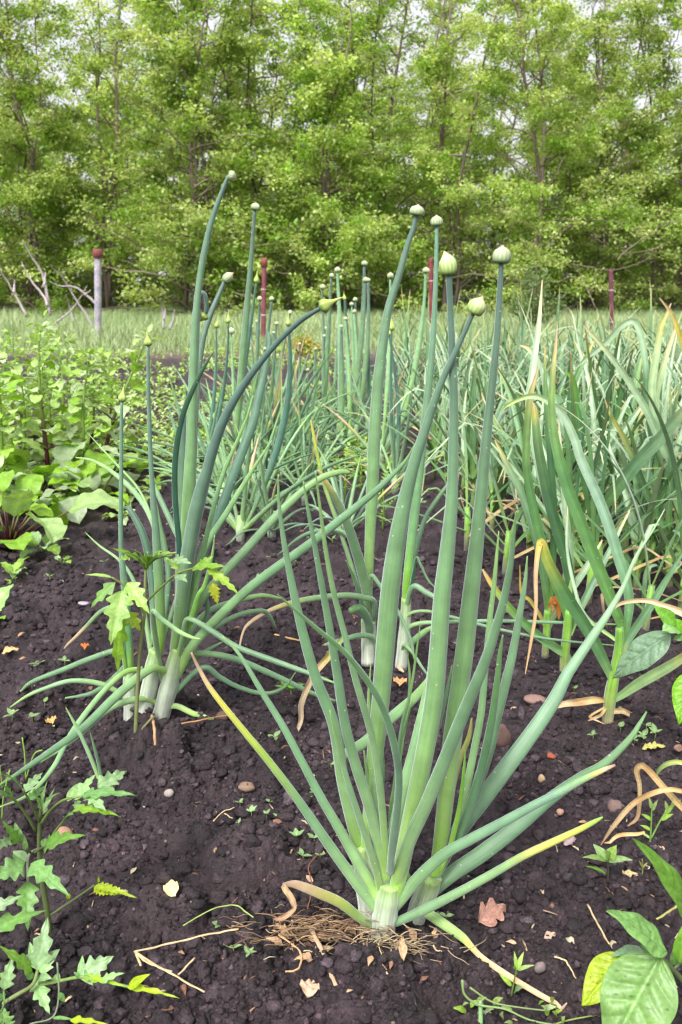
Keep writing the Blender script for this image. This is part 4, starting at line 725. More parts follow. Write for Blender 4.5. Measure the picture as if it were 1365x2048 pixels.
pleaf(T1, [((188, 1772), (275, 1797), yt + .0, yt - .02, 26, TY, .4, 9), ((188, 1776), (240, 1790), yt + .0, yt - .01, 34, S(180, 200, 40), .6, 7), ((198, 1765), (197, 1752), yt, yt, 5, TY, .5, 0), ((140, 1797), (132, 1785), yt, yt, 10, TY, .6, 0)], [([(99, 1832), (150, 1798), (190, 1770)], yt, 6, STEM, yt)], 'wilted_leaf')
pleaf(T1, [((-40, 1870), (92, 1821), ytl - .1, ytl - .06, 48, S(126, 176, 84), .6, 3)])
pleaf(T1, [((-30, 1825), (50, 1790), ytl - .09, ytl - .07, 34, PALE, .7, 3)])
pleaf(T1, [((75, 1942), (96, 1834), ytl - .1, ytl - .07, 58, PALE, .85, 2), ((75, 1940), (120, 1898), ytl - .1, ytl - .08, 26, PALE, .85, 0), ((72, 1938), (60, 1884), ytl - .1, ytl - .08, 20, TGL, .85, 0), ((78, 1940), (108, 1934), ytl - .1, ytl - .1, 18, TGL, .8, 0), ((65, 1945), (-5, 1890), ytl - .1, ytl - .12, 36, S(130, 176, 70), .6, 3), ((66, 1958), (50, 1940), ytl - .1, ytl - .1, 16, TG, .7, 0), ((72, 1962), (100, 2029), ytl - .1, ytl - .13, 44, TGL, .8, 3), ((74, 1958), (105, 1958), ytl - .1, ytl - .12, 22, PALE, .6, 0)],
      [([(-30, 2030), (30, 1992), (65, 1970), (76, 1940)], ytl - .14, 9, S(140, 156, 96), ytl - .1)])
pleaf(T1, [((158, 1956), (228, 1912), ytl - .12, ytl - .1, 62, PALE, .9, 3), ((160, 1955), (166, 1910), ytl - .12, ytl - .1, 14, TGL, .9, 0), ((170, 1952), (182, 1934), ytl - .12, ytl - .11, 14, TG, .9, 0), ((165, 1955), (255, 1975), ytl - .12, ytl - .14, 22, S(150, 190, 50), .4, 4), ((255, 1975), (362, 1998), ytl - .14, ytl - .16, 18, TY, .4, 2), ((258, 1976), (301, 1948), ytl - .14, ytl - .15, 20, TY, .7, 0), ((205, 1960), (250, 1946), ytl - .13, ytl - .14, 22, TGL, .7, 2), ((160, 1955), (148, 1944), ytl - .12, ytl - .12, 10, TG, .7, 0), ((112, 1966), (118, 1944), ytl - .11, ytl - .11, 18, TGL, .8, 0)],
      [([(65, 1972), (110, 1964), (165, 1954), (215, 1964), (268, 1976)], ytl - .1, 7, S(140, 170, 90), ytl - .14)])
pleaf(T1, [((105, 2036), (150, 2040), ytl - .14, ytl - .15, 8, TG, .5, 0), ((140, 2040), (220, 2050), ytl - .15, ytl - .17, 18, TY, .6, 2), ((118, 1985), (130, 2005), ytl - .13, ytl - .13, 12, TG, .7, 0)], [([(115, 1925), (118, 1990), (106, 2034), (60, 2048)], ytl - .12, 4, S(140, 156, 120), ytl - .15)])
pleaf(T1, [((8, 1980), (26, 1912), ytl - .13, ytl - .11, 40, TGL, .85, 3), ((8, 2000), (-5, 1985), ytl - .13, ytl - .13, 20, TG, .7, 2), ((12, 2060), (6, 2012), ytl - .15, ytl - .14, 46, S(130, 176, 90), .8, 3)], [([(8, 1980), (8, 2010), (-10, 2040)], ytl - .13, 4, TG, ytl - .15)])
# tomato seedling in front of the left clump
T2, yu = plant('tomato_plant', 'young tomato plant with thin bare stem and light yellow-green leaves before the left onions', 'tomato', 272, 1508, 'tomato plants')
mb = MB(); line(mb, [(271, 1515), (272, 1460), (275, 1390), (280, 1310), (289, 1230), (291, 1160), (292, 1130)], yu, 9, S(150, 160, 104), 10, yu, .6)
line(mb, [(274, 1240), (284, 1250), (280, 1290), (276, 1330)], yu, 5, S(130, 120, 80), 6); line(mb, [(308, 1432), (290, 1452), (274, 1472)], yu, 5, S(150, 150, 100), 6); mb.build('stem', M_LEAF, T2)
YG, YG2 = S(158, 196, 92), S(136, 180, 60)
pleaf(T2, [((245, 1180), (222, 1290), yu - .03, yu - .07, 60, S(160, 198, 104), .85, 3), ((232, 1165), (182, 1216), yu - .03, yu - .03, 30, S(130, 172, 90), .6, 2), ((255, 1165), (300, 1228), yu - .04, yu - .07, 44, YG, .8, 3), ((240, 1215), (236, 1345), yu - .03, yu - .02, 44, YG2, .6, 3), ((255, 1225), (281, 1262), yu - .03, yu - .02, 34, S(170, 200, 70), .7, 2), ((225, 1155), (170, 1150), yu - .02, yu - .02, 8, YG, .4, 0)],
      [([(288, 1228), (272, 1190), (248, 1170), (225, 1155)], yu, 5, S(150, 160, 90), yu - .02)], grow=1.08)
pleaf(T2, [((385, 1138), (455, 1135), yu - .06, yu - .1, 34, YG2, .45, 3), ((415, 1135), (480, 1192), yu - .08, yu - .1, 30, S(160, 196, 70), .5, 4), ((425, 1165), (436, 1210), yu - .08, yu - .08, 26, S(180, 190, 50), .8, 5), ((400, 1134), (428, 1112), yu - .07, yu - .07, 24, YG2, .6, 2), ((355, 1145), (375, 1165), yu - .04, yu - .06, 26, S(140, 178, 120), .8, 2), ((360, 1140), (330, 1115), yu - .03, yu, 22, YG, .6, 2)],
      [([(292, 1205), (325, 1172), (360, 1145), (405, 1133)], yu, 5, S(140, 160, 80), yu - .07)], grow=1.08)
pleaf(T2, [((293, 1130), (218, 1095), yu, yu - .03, 24, YG2, .3, 4), ((293, 1125), (262, 1098), yu, yu - .05, 22, YG2, .4, 3), ((293, 1125), (330, 1102), yu, yu - .05, 24, YG2, .4, 3), ((300, 1122), (352, 1105), yu - .01, yu - .04, 22, YG, .4, 4), ((293, 1135), (288, 1100), yu, yu - .04, 16, YG2, .6, 2), ((294, 1138), (306, 1108), yu, yu - .02, 16, YG, .6, 2), ((260, 1115), (236, 1120), yu - .02, yu - .04, 16, YG, .6, 2), ((345, 1118), (385, 1128), yu - .03, yu - .05, 22, PALE, .6, 3)],
      [([(292, 1140), (276, 1115), (250, 1102)], yu, 4, YG2, yu - .03), ([(292, 1138), (312, 1118), (345, 1110)], yu, 4, YG2, yu - .04)], grow=1.25)
# pepper plants at the right edge
E1, ye = plant('pepper_plant', 'pepper plant in the bottom right corner, big oval leaves and one speckled yellow leaf', 'pepper', 1345, 2040, 'pepper plants')
mb = MB(); line(mb, [(1346, 2060), (1330, 2025), (1318, 1995)], ye, 9, S(140, 160, 120), 10); line(mb, [(1385, 1985), (1352, 1946), (1318, 1912)], ye - .02, 11, S(130, 150, 100), 10, ye - .05); line(mb, [(1346, 1940), (1366, 1922)], ye - .02, 6, S(130, 150, 100)); mb.build('stem', M_LEAF, E1)
pleaf(E1, [((1322, 1912), (1215, 2110), ye - .05, ye - .09, 150, S(136, 178, 98), .8, 0)])
pleaf(E1, [((1332, 1906), (1213, 1821), ye - .05, ye - .06, 70, S(140, 190, 104), .45, 0)])
pleaf(E1, [((1252, 1913), (1164, 2012), ye - .02, ye - .05, 82, S(176, 200, 50), .75, 0)], name='yellow_leaf')
pleaf(E1, [((1295, 1908), (1222, 1912), ye, ye - .03, 34, S(140, 178, 130), .35, 0), ((1320, 1915), (1280, 1890), ye - .02, ye - .02, 34, TG, .5, 0)])
pleaf(E1, [((1384, 1850), (1268, 1677), ye - .02, ye - .06, 62, S(126, 178, 70), .55, 0)])
pleaf(E1, [((1360, 1925), (1372, 1840), ye - .03, ye - .03, 34, S(120, 170, 60), .7, 0), ((1350, 1930), (1346, 1898), ye, ye, 20, TG, .6, 0)])
E2, yk = plant('pepper_plant', 'pepper plant at the right edge leaning its crinkled grey-green leaf over the nearest garlic stem', 'pepper', 1392, 1470, 'pepper plants')
mb = MB(); line(mb, [(1392, 1478), (1388, 1400), (1378, 1320), (1352, 1250)], yk - .1, 10, S(130, 150, 100), 10, yk - .16, .6); mb.build('stem', M_LEAF, E2)
pleaf(E2, [((1342, 1268), (1226, 1357), yk - .16, yk - .13, 66, S(132, 166, 130), .6, 0)])
pleaf(E2, [((1350, 1252), (1307, 1211), yk - .16, yk - .17, 34, S(130, 190, 70), .7, 0), ((1352, 1256), (1324, 1262), yk - .16, yk - .19, 38, S(150, 196, 120), .7, 0), ((1350, 1258), (1372, 1245), yk - .16, yk - .17, 34, S(120, 180, 50), .7, 0), ((1352, 1272), (1380, 1280), yk - .16, yk - .19, 30, TG, .6, 0)])
pleaf(E2, [((1385, 1345), (1358, 1450), yk - .14, yk - .2, 60, S(126, 186, 40), .7, 0)])

# generic ovate plants (weeds, beets)
def leafy(label, name, cat, px, py, H, nl, size, cols, stemc, group, seed, lean=(0, 0), rosette=False, petiole=.5):
    r_ = np.random.default_rng(seed); root, y = plant(name, label, cat, px, py, group); b = np.array(ROOTS[root.name])
    k = np.linspace(0, 1, 9); p = b + np.stack([lean[0] * k ** 1.3 + .012 * np.sin(k * 5 + seed), lean[1] * k, H * k - .01], -1)
    if not rosette:
        mb = MB(); tube(mb, p, .0075 * (1.15 - .8 * k) * max(H, .3) / .5, grad(k, [(0, stemc), (.35, stemc), (.6, S(150, 180, 90)), (1, S(150, 190, 90))]), 8); mb.build('stem', M_LEAF, root)
    for i in range(nl):
        f = (i + .5) / nl; az = i * 2.4 + r_.uniform(-.5, .5); el = r_.uniform(.1, .8) if not rosette else r_.uniform(.35, 1.25)
        q = b + np.array([np.interp(f ** .8, k, p[:, a] - b[a]) for a in range(3)]) if not rosette else b + np.array([0, 0, .005])
        sz = size * r_.uniform(.7, 1.15) * (1.15 - .7 * f if not rosette else 1); pt = sz * petiole * r_.uniform(.7, 1.3)
        d = np.array([math.sin(az) * math.cos(el), math.cos(az) * math.cos(el), math.sin(el)]); e = q + d * pt
        mb = MB(); tube(mb, np.array([q, q + d * pt * .5 + [0, 0, pt * .06], e]), np.array([.003, .0022, .0018]) * (sz / .09) * (1.0 if rosette else .9), grad(np.array([0, .5, 1.]), [(0, stemc), (.6, stemc), (1, S(140, 140, 80))]) if rosette or f < .5 else S(150, 180, 90), 6)
        dl = el - r_.uniform(.3, 1.1); d2 = np.array([math.sin(az) * math.cos(dl), math.cos(az) * math.cos(dl), math.sin(dl)])
        up = np.array([-math.sin(az) * math.sin(dl), -math.cos(az) * math.sin(dl), math.cos(dl)]) + r_.normal(0, .25, 3)
        c = cols[r_.integers(0, len(cols))] * r_.uniform(.85, 1.15)
        blade(mb, e, e + d2 * sz, up, sz * r_.uniform(.6, .85), c, 0, 0, r_.uniform(.05, .35), .14, ('ovate', 'round', 'round')[i % 3], .055, 9, 16)
        mb.build('leaf', M_LEAF, root)
    if not rosette:                                                    # side shoots of small leaves near the top
        mb = MB()
        for i in range(26):
            f = r_.uniform(.45, 1.02); q = b + np.array([np.interp(f, k, p[:, a] - b[a]) for a in range(3)]); az = r_.uniform(0, 6.28); el = r_.uniform(-.1, .9)
            d = np.array([math.sin(az) * math.cos(el), math.cos(az) * math.cos(el), math.sin(el)]); q = q + d * r_.uniform(0, .04)
            blade(mb, q, q + d * size * r_.uniform(.2, .42), np.array([0, 0, 1.]) + r_.normal(0, .4, 3), size * r_.uniform(.12, .24), cols[r_.integers(0, len(cols))], 0, 0, .2, .05, 'ovate', .03, 3, 6)
        mb.build('shoot_leaves', M_LEAF, root)
    return root
WG = [S(164, 204, 84), S(178, 206, 124), S(192, 212, 160), S(170, 200, 108), S(148, 194, 60)]
RED = S(96, 30, 50)
WGn = 'tall weeds and beets of the left bed'
leafy('tallest leafy weed of the left bed, straight pale stem rising left of the grey post', 'leafy_weed', 'weed', 92, 985, .66, 34, .10, WG, RED, WGn, 1, (.03, .02))
leafy('leafy weed with a bright green middle stem below the grey post', 'leafy_weed', 'weed', 172, 975, .55, 34, .10, WG, S(140, 176, 60), WGn, 2, (.04, .02))
leafy('leafy weed leaning right on a slanted red and yellow stem to a thin seed spike', 'leafy_weed', 'weed', 205, 960, .60, 22, .12, WG, RED, WGn, 3, (.2, .05))
leafy('leafy weed with broad dull leaves at the left edge of the bed', 'leafy_weed', 'weed', 20, 1010, .56, 34, .105, WG, S(140, 176, 60), WGn, 4, (-.02, 0))
for k, (px, py, H) in enumerate(((60, 930, .58), (130, 900, .55), (215, 900, .5), (-20, 950, .58), (-60, 1000, .5), (10, 900, .58), (120, 960, .52), (55, 975, .48), (180, 935, .5), (30, 960, .5), (150, 880, .55), (90, 880, .6))):
    leafy('broad-leaved weed crowded in the middle of the left bed', 'leafy_weed', 'weed', px, py, H, 32, .10, WG, (RED, S(140, 176, 60))[k % 2], 'crowded weeds of the left bed', 10 + k, (.05 * (k % 3 - 1), .02))
BT = [S(150, 196, 50), S(164, 196, 120), S(176, 198, 150), S(140, 186, 60)]
leafy('beetroot plant with a fan of long dark red leaf stalks rising from bare soil', 'beet_plant', 'beet', 20, 1105, .3, 15, .14, BT, S(80, 20, 36), 'beetroot plants', 31, rosette=True, petiole=1.1)
leafy('beetroot plant at the foot of the tallest weed, wide wavy leaves over a red stem', 'beet_plant', 'beet', 85, 1010, .3, 15, .14, BT, RED, 'beetroot plants', 32, rosette=True, petiole=.9)
leafy('beetroot plant spreading flat over the soil right of the red-stemmed weeds', 'beet_plant', 'beet', 190, 1015, .3, 14, .13, BT, S(140, 120, 70), 'beetroot plants', 33, rosette=True, petiole=.8)
leafy('beetroot plant with leaves hanging to the soil between the two middle weeds', 'beet_plant', 'beet', 130, 1020, .3, 14, .13, BT, RED, 'beetroot plants', 34, rosette=True, petiole=.8)
leafy('beetroot plant half outside the left edge behind the red-stalked one', 'beet_plant', 'beet', -30, 1060, .3, 14, .14, BT, S(80, 20, 36), 'beetroot plants', 35, rosette=True, petiole=1.0)
RS = [S(160, 196, 130), S(150, 190, 80), S(176, 204, 160)]
leafy('small pale rosette of rounded leaves in front of the red-stalked beet', 'radish_plant', 'radish', 88, 1108, .1, 10, .055, RS, S(150, 190, 110), 'small rosettes of the left bed', 41, rosette=True, petiole=.5)
leafy('small pale rosette lowest of the left bed, near the left edge', 'radish_plant', 'radish', 28, 1165, .1, 9, .055, RS, S(150, 190, 110), 'small rosettes of the left bed', 42, rosette=True, petiole=.5)
leafy('tiny bright seedling rosette alone at the right end of the pale rosettes', 'radish_plant', 'radish', 124, 1132, .1, 5, .032, RS, S(150, 190, 110), 'small rosettes of the left bed', 43, rosette=True, petiole=.7)
leafy('rosette with one long scalloped leaf at the left edge below the beets', 'radish_plant', 'radish', -14, 1262, .1, 7, .085, [S(150, 188, 110), S(140, 190, 70)], S(150, 190, 110), 'small rosettes of the left bed', 44, rosette=True, petiole=.4)
for k, (px, py, sz) in enumerate(((280, 960, .07), (330, 930, .07), (262, 1000, .06), (310, 985, .05), (355, 960, .06), (290, 915, .07), (245, 1045, .05), (420, 960, .05), (440, 930, .06))):
    leafy('low bright weed rosette on the soil between the left bed and the onions', 'low_weed', 'weed', px, py, .1, 10, sz, WG, S(150, 180, 90), 'low weeds beside the left onions', 50 + k, rosette=True, petiole=.6)
# feathery bright seedlings in the onion row
def feathery(label, px, py, H, seed):
    r_ = np.random.default_rng(seed); root, y = plant('marigold_seedling', label, 'seedling', px, py, 'feathery seedlings in the onion row'); b = np.array(ROOTS[root.name])
    mb = MB(); tube(mb, np.array([b - [0, 0, .01], b + [.004, 0, H * .5], b + [0, 0, H]]), np.array([.003, .0025, .0015]), S(150, 186, 80), 6); mb.build('stem', M_LEAF, root)
    for i in range(9):
        f = .25 + .75 * i / 8; az = i * 2.4; el = r_.uniform(.1, .6) + .4 * f; Ln = H * r_.uniform(.35, .55); q = b + [0, 0, H * f]; d = np.array([math.sin(az) * math.cos(el), math.cos(az) * math.cos(el), math.sin(el)])
        mb = MB(); tube(mb, np.array([q, q + d * Ln * .6, q + d * Ln - [0, 0, Ln * .12]]), .0012, S(150, 190, 70), 5); sd = nrm(np.cross(d, [0, 0, 1.]))
        for t in (.3, .48, .66, .82, 1):
            for sg in ((-1, 1) if t < 1 else (0,)):
                a = q + d * Ln * t; dd = nrm(d + sd * sg * 1.1); blade(mb, a, a + dd * Ln * .34 - [0, 0, Ln * .06], [0, 0, 1.], Ln * .13, (S(160, 205, 70), S(140, 196, 60))[i % 2], 3, .5, .1, .05, 'lance', .02, 3, 10)
        mb.build('leaf', M_LEAF, root)
for k, (px, py, H, lb) in enumerate(((690, 1010, .17, 'feathery bright green seedling just left of the thick curved middle stalk'), (722, 985, .15, 'feathery seedling half hidden behind the thick curved middle stalk'), (765, 1075, .16, 'feathery seedling right behind the front stalks, low between two stems'), (650, 980, .1, 'smallest feathery seedling left of its brighter neighbours'), (420, 1020, .13, 'feathery yellow-green seedling behind the dark bowed leaf of the left clump'))):
    feathery(lb, px, py, H, 70 + k)
# ------------------------------------------------------------------ small things lying or sprouting on the soil
def seedling(px, py, size, n, label, group, seed, c=None, tall=.5):
    r_ = np.random.default_rng(seed); q = G(px, py); mb = MB(); top = q + [0, 0, size * tall]
    tube(mb, np.array([q - [0, 0, .004], (q + top) / 2 + [size * .05, 0, 0], top]), size * .05, S(160, 180, 120), 5)
    a0 = r_.uniform(0, 6.28)
    for i in range(n):
        az = a0 + (np.pi * i if n == 2 else 2.4 * i) + r_.uniform(-.3, .3); el = r_.uniform(.1, .7); d = np.array([math.sin(az) * math.cos(el), math.cos(az) * math.cos(el), math.sin(el)])
        blade(mb, top, top + d * size * r_.uniform(.6, 1), [0, 0, 1.], size * r_.uniform(.38, .6), (c if c is not None else S(150, 184, 120)) * r_.uniform(.8, 1.15), 0, 0, .1, .05, 'ovate', .02, 5, 8)
    return tag(mb.build('seedling', M_LEAF, None, q), label, 'seedling', group)
SG = 'weed seedlings on bare soil'
sp = [(478, 1652), (503, 1632), (533, 1636), (580, 1632), (594, 1682), (628, 1684), (556, 1640), (612, 1608), (628, 1592), (540, 1610), (655, 1688), (606, 1720), (640, 1718), (480, 1612), (550, 1485), (662, 1540), (700, 1745), (440, 1845 + 15), (467, 1905), (498, 1915), (930, 1760), (892, 1842), (875, 1845), (1186, 1478), (1240, 1465), (1286, 1482), (1292, 1460), (1268, 1490), (1310, 1475),
      (1237, 1432), (1148, 1385), (25, 1440), (65, 1443), (90, 1412), (78, 1338), (130, 1330), (420, 1480), (1006, 1234), (840, 1060), (850, 1010), (515, 1160), (560, 1060), (590, 1130), (620, 1080), (665, 1085), (540, 1120), (455, 1060), (400, 1030), (210, 1130), (100, 1160)]
for k, (px, py) in enumerate(sp):
    s_ = (.011 if py > 1560 else .016) * (.8 + .5 * ((k * 37) % 10) / 10)
    seedling(px, py, s_ * 1.2, (2, 4, 3)[k % 3], 'tiny pale-leaved weed seedling sprouting alone from the dark soil', SG, 500 + k)
seedling(582, 1398, .035, 7, 'lush green seedling with yellow flecks between the left and front onions', None, 560, S(130, 186, 70), .6)
seedling(836, 1020, .04, 6, 'pale weed sprig on the soil right of the middle stalks', None, 561, S(150, 180, 120), .6)
def px_leaf_thing(name, label, cat, items, stems, group=None, mat=M_LEAF):
    q = P(items[0][0][0], items[0][0][1], items[0][2]) if items else P(stems[0][0][0][0], stems[0][0][0][1], stems[0][1])
    root = thing(name, label, cat, q, group); 
    if stems:
        mb = MB(); [line(mb, p_, Y, w_, c, 7, Y2, .7) for (p_, Y, w_, c, Y2) in stems]; mb.build('stem', mat, root)
    for it in items: pleaf(root, [it])
    return root
yy = gy(1216, 1762)
px_leaf_thing('pepper_seedling', 'small pepper seedling with six pale leaves alone on bare soil at the right', 'seedling',
    [((1214, 1722), (1165, 1715), yy, yy - .02, 16, S(150, 186, 100), .4, 0), ((1216, 1722), (1266, 1720), yy, yy - .02, 18, S(156, 190, 120), .4, 0), ((1214, 1720), (1187, 1688), yy, yy + .01, 20, S(160, 196, 120), .7, 0), ((1217, 1718), (1234, 1690), yy, yy - .01, 24, S(170, 204, 110), .8, 0), ((1213, 1748), (1170, 1732), yy, yy - .01, 9, S(120, 180, 50), .4, 0), ((1216, 1720), (1210, 1700), yy, yy - .02, 20, S(150, 190, 110), .7, 0)],
    [([(1216, 1766), (1217, 1740), (1215, 1716)], yy, 5, S(90, 90, 70), yy)])
yy = gy(1300, 1690)
px_leaf_thing('weed_sprig', 'wispy weed with narrow leaves under the arching dry garlic leaf', 'weed',
    [((1302, 1660), (1280, 1650), yy, yy, 8, WG[0], .6, 0), ((1303, 1640), (1283, 1628), yy, yy, 9, WG[0], .6, 0), ((1304, 1618), (1298, 1594), yy, yy, 8, WG[1], .6, 0), ((1304, 1622), (1316, 1600), yy, yy, 8, WG[1], .6, 0), ((1322, 1640), (1348, 1628), yy, yy - .01, 11, WG[0], .6, 0), ((1330, 1628), (1352, 1606), yy, yy, 10, WG[0], .6, 0), ((1335, 1620), (1330, 1600), yy, yy, 8, WG[1], .6, 0), ((1342, 1612), (1362, 1600), yy, yy, 10, WG[0], .6, 0), ((1300, 1676), (1282, 1665), yy, yy, 6, WG[1], .6, 0)],
    [([(1300, 1695), (1303, 1650), (1304, 1612)], yy, 4, S(140, 180, 90), yy), ([(1301, 1680), (1322, 1640), (1340, 1612)], yy, 4, S(140, 180, 90), yy)])
yy = gy(1285, 1752)
px_leaf_thing('weed_sprig', 'withered little sprig near the tip of the long pepper leaf', 'weed', [((1285, 1735), (1278, 1720), yy, yy, 4, S(150, 150, 80), .6, 0), ((1286, 1735), (1296, 1725), yy, yy, 4, S(160, 160, 80), .6, 0)], [([(1285, 1756), (1286, 1735), (1285, 1718)], yy, 3, S(150, 160, 90), yy)])
yy = gy(1025, 1988)
px_leaf_thing('weed_sprig', 'upright weed sprig crossing the fallen tan onion leaf at the bottom', 'weed',
    [((1034, 1940), (1048, 1903), yy - .01, yy, 10, WG[0], .7, 0), ((1034, 1938), (1029, 1902), yy - .01, yy, 8, WG[0], .7, 0), ((1036, 1940), (1070, 1930), yy - .01, yy - .02, 9, WG[1], .6, 0), ((1032, 1945), (1026, 1935), yy - .01, yy - .02, 16, S(110, 170, 40), .6, 0), ((1024, 1972), (998, 1948), yy, yy, 10, WG[0], .7, 0), ((1030, 1982), (1047, 1976), yy, yy - .02, 18, PALE, .7, 0)],
    [([(1023, 1995), (1028, 1965), (1034, 1938)], yy, 4, S(140, 170, 80), yy - .01)])
yy = gy(960, 2040)
its = []; rr = np.random.default_rng(77)
for k in range(26):
    bx, by = 925 + 215 * rr.random(), 0; by = 1985 + 55 * rr.random() + .1 * (bx - 925); az = rr.uniform(0, 6.28); ln = rr.uniform(14, 30); Yb = gy(bx, by) - .006
    its.append(((bx, by), (bx + ln * math.cos(az), by - abs(ln * math.sin(az)) * .6), Yb, Yb - .008, ln * .5, WG[k % 4], .55, 0))
px_leaf_thing('creeping_weed', 'creeping weed with many small leaves on thin stems at the bottom edge', 'weed', its,
    [([(925, 1960), (930, 1990), (960, 2010), (1010, 2018), (1060, 2040), (1120, 2052)], yy, 5, S(150, 180, 110), yy - .02), ([(940, 1975), (985, 2004), (1040, 2015), (1100, 2022)], yy + .01, 4, S(150, 170, 110), yy), ([(962, 2052), (961, 2000)], yy - .01, 11, S(150, 190, 130), yy), ([(1090, 2055), (1140, 2040), (1195, 2030)], yy, 4, S(150, 170, 90), yy)])
A, y0 = plant('onion_seedling', 'pair of thin young onion shoots standing alone left of the bare tomato stem', 'onion', 202, 1560)
onion_leaf(A, [(132, 1415, 2), (146, 1440, 7), (162, 1470, 9), (184, 1520, 10), (200, 1562, 9)], y0 + .02, y0, ON_L, .8, 8); onion_leaf(A, [(181, 1466, 2), (188, 1490, 6), (196, 1520, 8), (204, 1562, 8)], y0, y0, ON_D, .8, 8)
for k, pts in enumerate(([(45, 1475), (50, 1510), (52, 1560)], [(85, 1500), (68, 1510), (52, 1560)], [(0, 1530), (6, 1580)], [(20, 1540), (8, 1590), (4, 1640)])):
    yy = gy(pts[-1][0], pts[-1][1]); mb = MB(); line(mb, pts, yy, 3, S(150, 190, 80), 6, yy, 1); q = P(*pts[-1], yy)
    tag(mb.build('grass_blade', M_GRASS, None, q), 'fine curling grass blade rising over the leaves of the bottom left tomato', 'grass', 'grass blades by the tomato')

# stones
def stone(px, py, w_, h_, col, label, seed, name='pebble'):
    r_ = np.random.default_rng(seed); q = G(px, py + h_ * .4); d = depth(q) / F; a, b = w_ * d / 2 * .9, h_ * d / 2
    th, ph = np.meshgrid(np.linspace(0, 2 * np.pi, 20, endpoint=False), np.linspace(.02, np.pi - .02, 12)); n = np.stack([np.sin(ph) * np.cos(th), np.sin(ph) * np.sin(th), np.cos(ph)], -1)
    k = r_.normal(0, 1, (3, 3)); f = 1 + .10 * np.sin(n @ k[0] * 2 + 1) + .08 * np.sin(n @ k[1] * 3) + (.05 * np.sign(np.sin(n @ k[2] * 2.5)) if 'chunk' in label else 0)
    v = n * f[..., None] * np.array([a, a * .75, b]); v[..., 2] += b * .55
    i, j = np.meshgrid(np.arange(11), np.arange(20), indexing='ij'); j2 = (j + 1) % 20
    mb = MB(); mb.add(v.reshape(-1, 3) + q, col, n.reshape(-1, 3) * 3 + seed, np.stack([i * 20 + j, (i + 1) * 20 + j, (i + 1) * 20 + j2, i * 20 + j2], -1).reshape(-1, 4))
    return tag(mb.build(name, M_STONE, None, q), label, 'pebble', 'stones on the soil')
for k, (px, py, w_, h_, c, lb) in enumerate([(494, 1571, 36, 17, S(150, 124, 104), 'smooth flat tan pebble beside a pinkish shard left of the front leaves'), (511, 1553, 44, 12, S(186, 148, 116), 'long pinkish clay shard just above the flat tan pebble'), (338, 1583, 21, 19, S(170, 160, 150), 'round speckled pale pebble below the soil mound of the tomato seedling'),
    (130, 1664, 44, 34, S(170, 132, 108), 'large orange-tan stone behind the bottom left tomato'), (1231, 1610, 42, 26, S(130, 108, 100), 'grey-brown flat stone beneath the browned leaf tip'), (1080, 1930, 27, 25, S(140, 126, 122), 'round grey pebble next to the upright weed sprig'), (1003, 1468, 38, 52, S(112, 88, 80), 'brown chunk of clay behind the right-hand leaves of the front clump'),
    (1070, 1396, 46, 22, S(150, 120, 110), 'oblong brown stone before the third garlic plants'), (1357, 1493, 18, 16, S(176, 140, 120), 'small tan pebble at the right edge'), (1102, 1510, 20, 13, S(170, 96, 70), 'small brick-red chip right of the brown chunk'), (1083, 1556, 18, 20, S(206, 176, 140), 'pale snail-shell-like pebble right of the big leaf'), (521, 1700, 24, 11, S(200, 180, 150), 'small cream pebble among the weed seedlings'),
    (444, 1430, 28, 20, S(120, 100, 90), 'brown stone at the yellow leaf base in mid soil'), (1120, 1622, 17, 13, S(190, 150, 126), 'little pink stone between the two right-hand onion leaves'), (168, 1206, 26, 8, S(176, 170, 176), 'thin grey sliver of stone on the left soil'), (124, 1162, 12, 10, S(196, 190, 196), 'shiny white chip on the left soil'), (738, 1480, 14, 12, S(196, 150, 110), 'tan pebble seen between the front leaves')]):
    stone(px, py, w_, h_, c, lb, 600 + k)
# dead leaves and straws
def scrap(px, py, w_, h_, col, label, seed, lobes=0, ang=0, cat='leaf'):
    q = G(px, py); d = depth(q) / F; a = ang; L_ = max(w_, h_) * d; dirv = np.array([math.cos(a), math.sin(a), .18]); b0 = q - dirv * L_ / 2 + [0, 0, .006]
    mb = MB(); blade(mb, b0, b0 + dirv * L_, [0, -.5, 1.], min(w_, h_) * d * 1.5, col, lobes, .5 if lobes else 0, .4, .15, 'ovate', .12, 7, 16); return tag(mb.build('dead_leaf', M_STRAW, None, q), label, cat, 'dead leaves on the soil')
scrap(985, 1838, 66, 44, S(176, 134, 116), 'crumpled pinkish brown lobed dead leaf right of the front clump', 1, 3, .5)
scrap(620, 1986, 34, 30, S(214, 180, 150), 'pale rounded dead leaf alone at the bottom, below the straw tangle', 2, 0, 1.3)
scrap(343, 1786, 40, 22, S(226, 214, 150), 'cream curled dead leaf on the open soil right of the bottom left tomato', 3, 0, 2.2)
scrap(1100, 1868 + 12, 26, 14, S(186, 160, 140), 'shrivelled beige leaf scrap below the pinkish lobed one', 4, 2, .2)
scrap(1140, 1690, 30, 14, S(176, 150, 150), 'dull mauve leaf flake left of the pepper seedling', 5, 0, .4)
scrap(1255, 1758, 40, 14, S(200, 180, 130), 'twisted cream leaf scrap right of the pepper seedling', 6, 3, 0)
scrap(104, 1448, 20, 16, S(220, 180, 110), 'yellowish leaf flake on the soil left of the three white necks', 7, 0, 2)
scrap(172, 1298, 14, 18, S(206, 120, 60), 'small orange leaf scrap on the left soil', 8, 2, 1.5)
scrap(22, 1308, 34, 14, S(214, 176, 120), 'pair-like tan leaf scrap near the left edge', 9, 2, .2)
scrap(1308, 1490 + 12, 46, 14, S(196, 190, 110), 'yellow-green serrated leaf scrap at the right near the seedlings', 10, 5, -.2)
scrap(800, 1240 + 130, 20, 22, S(206, 160, 110), 'tan husk at the foot of the middle onions', 11, 0, 1.4)
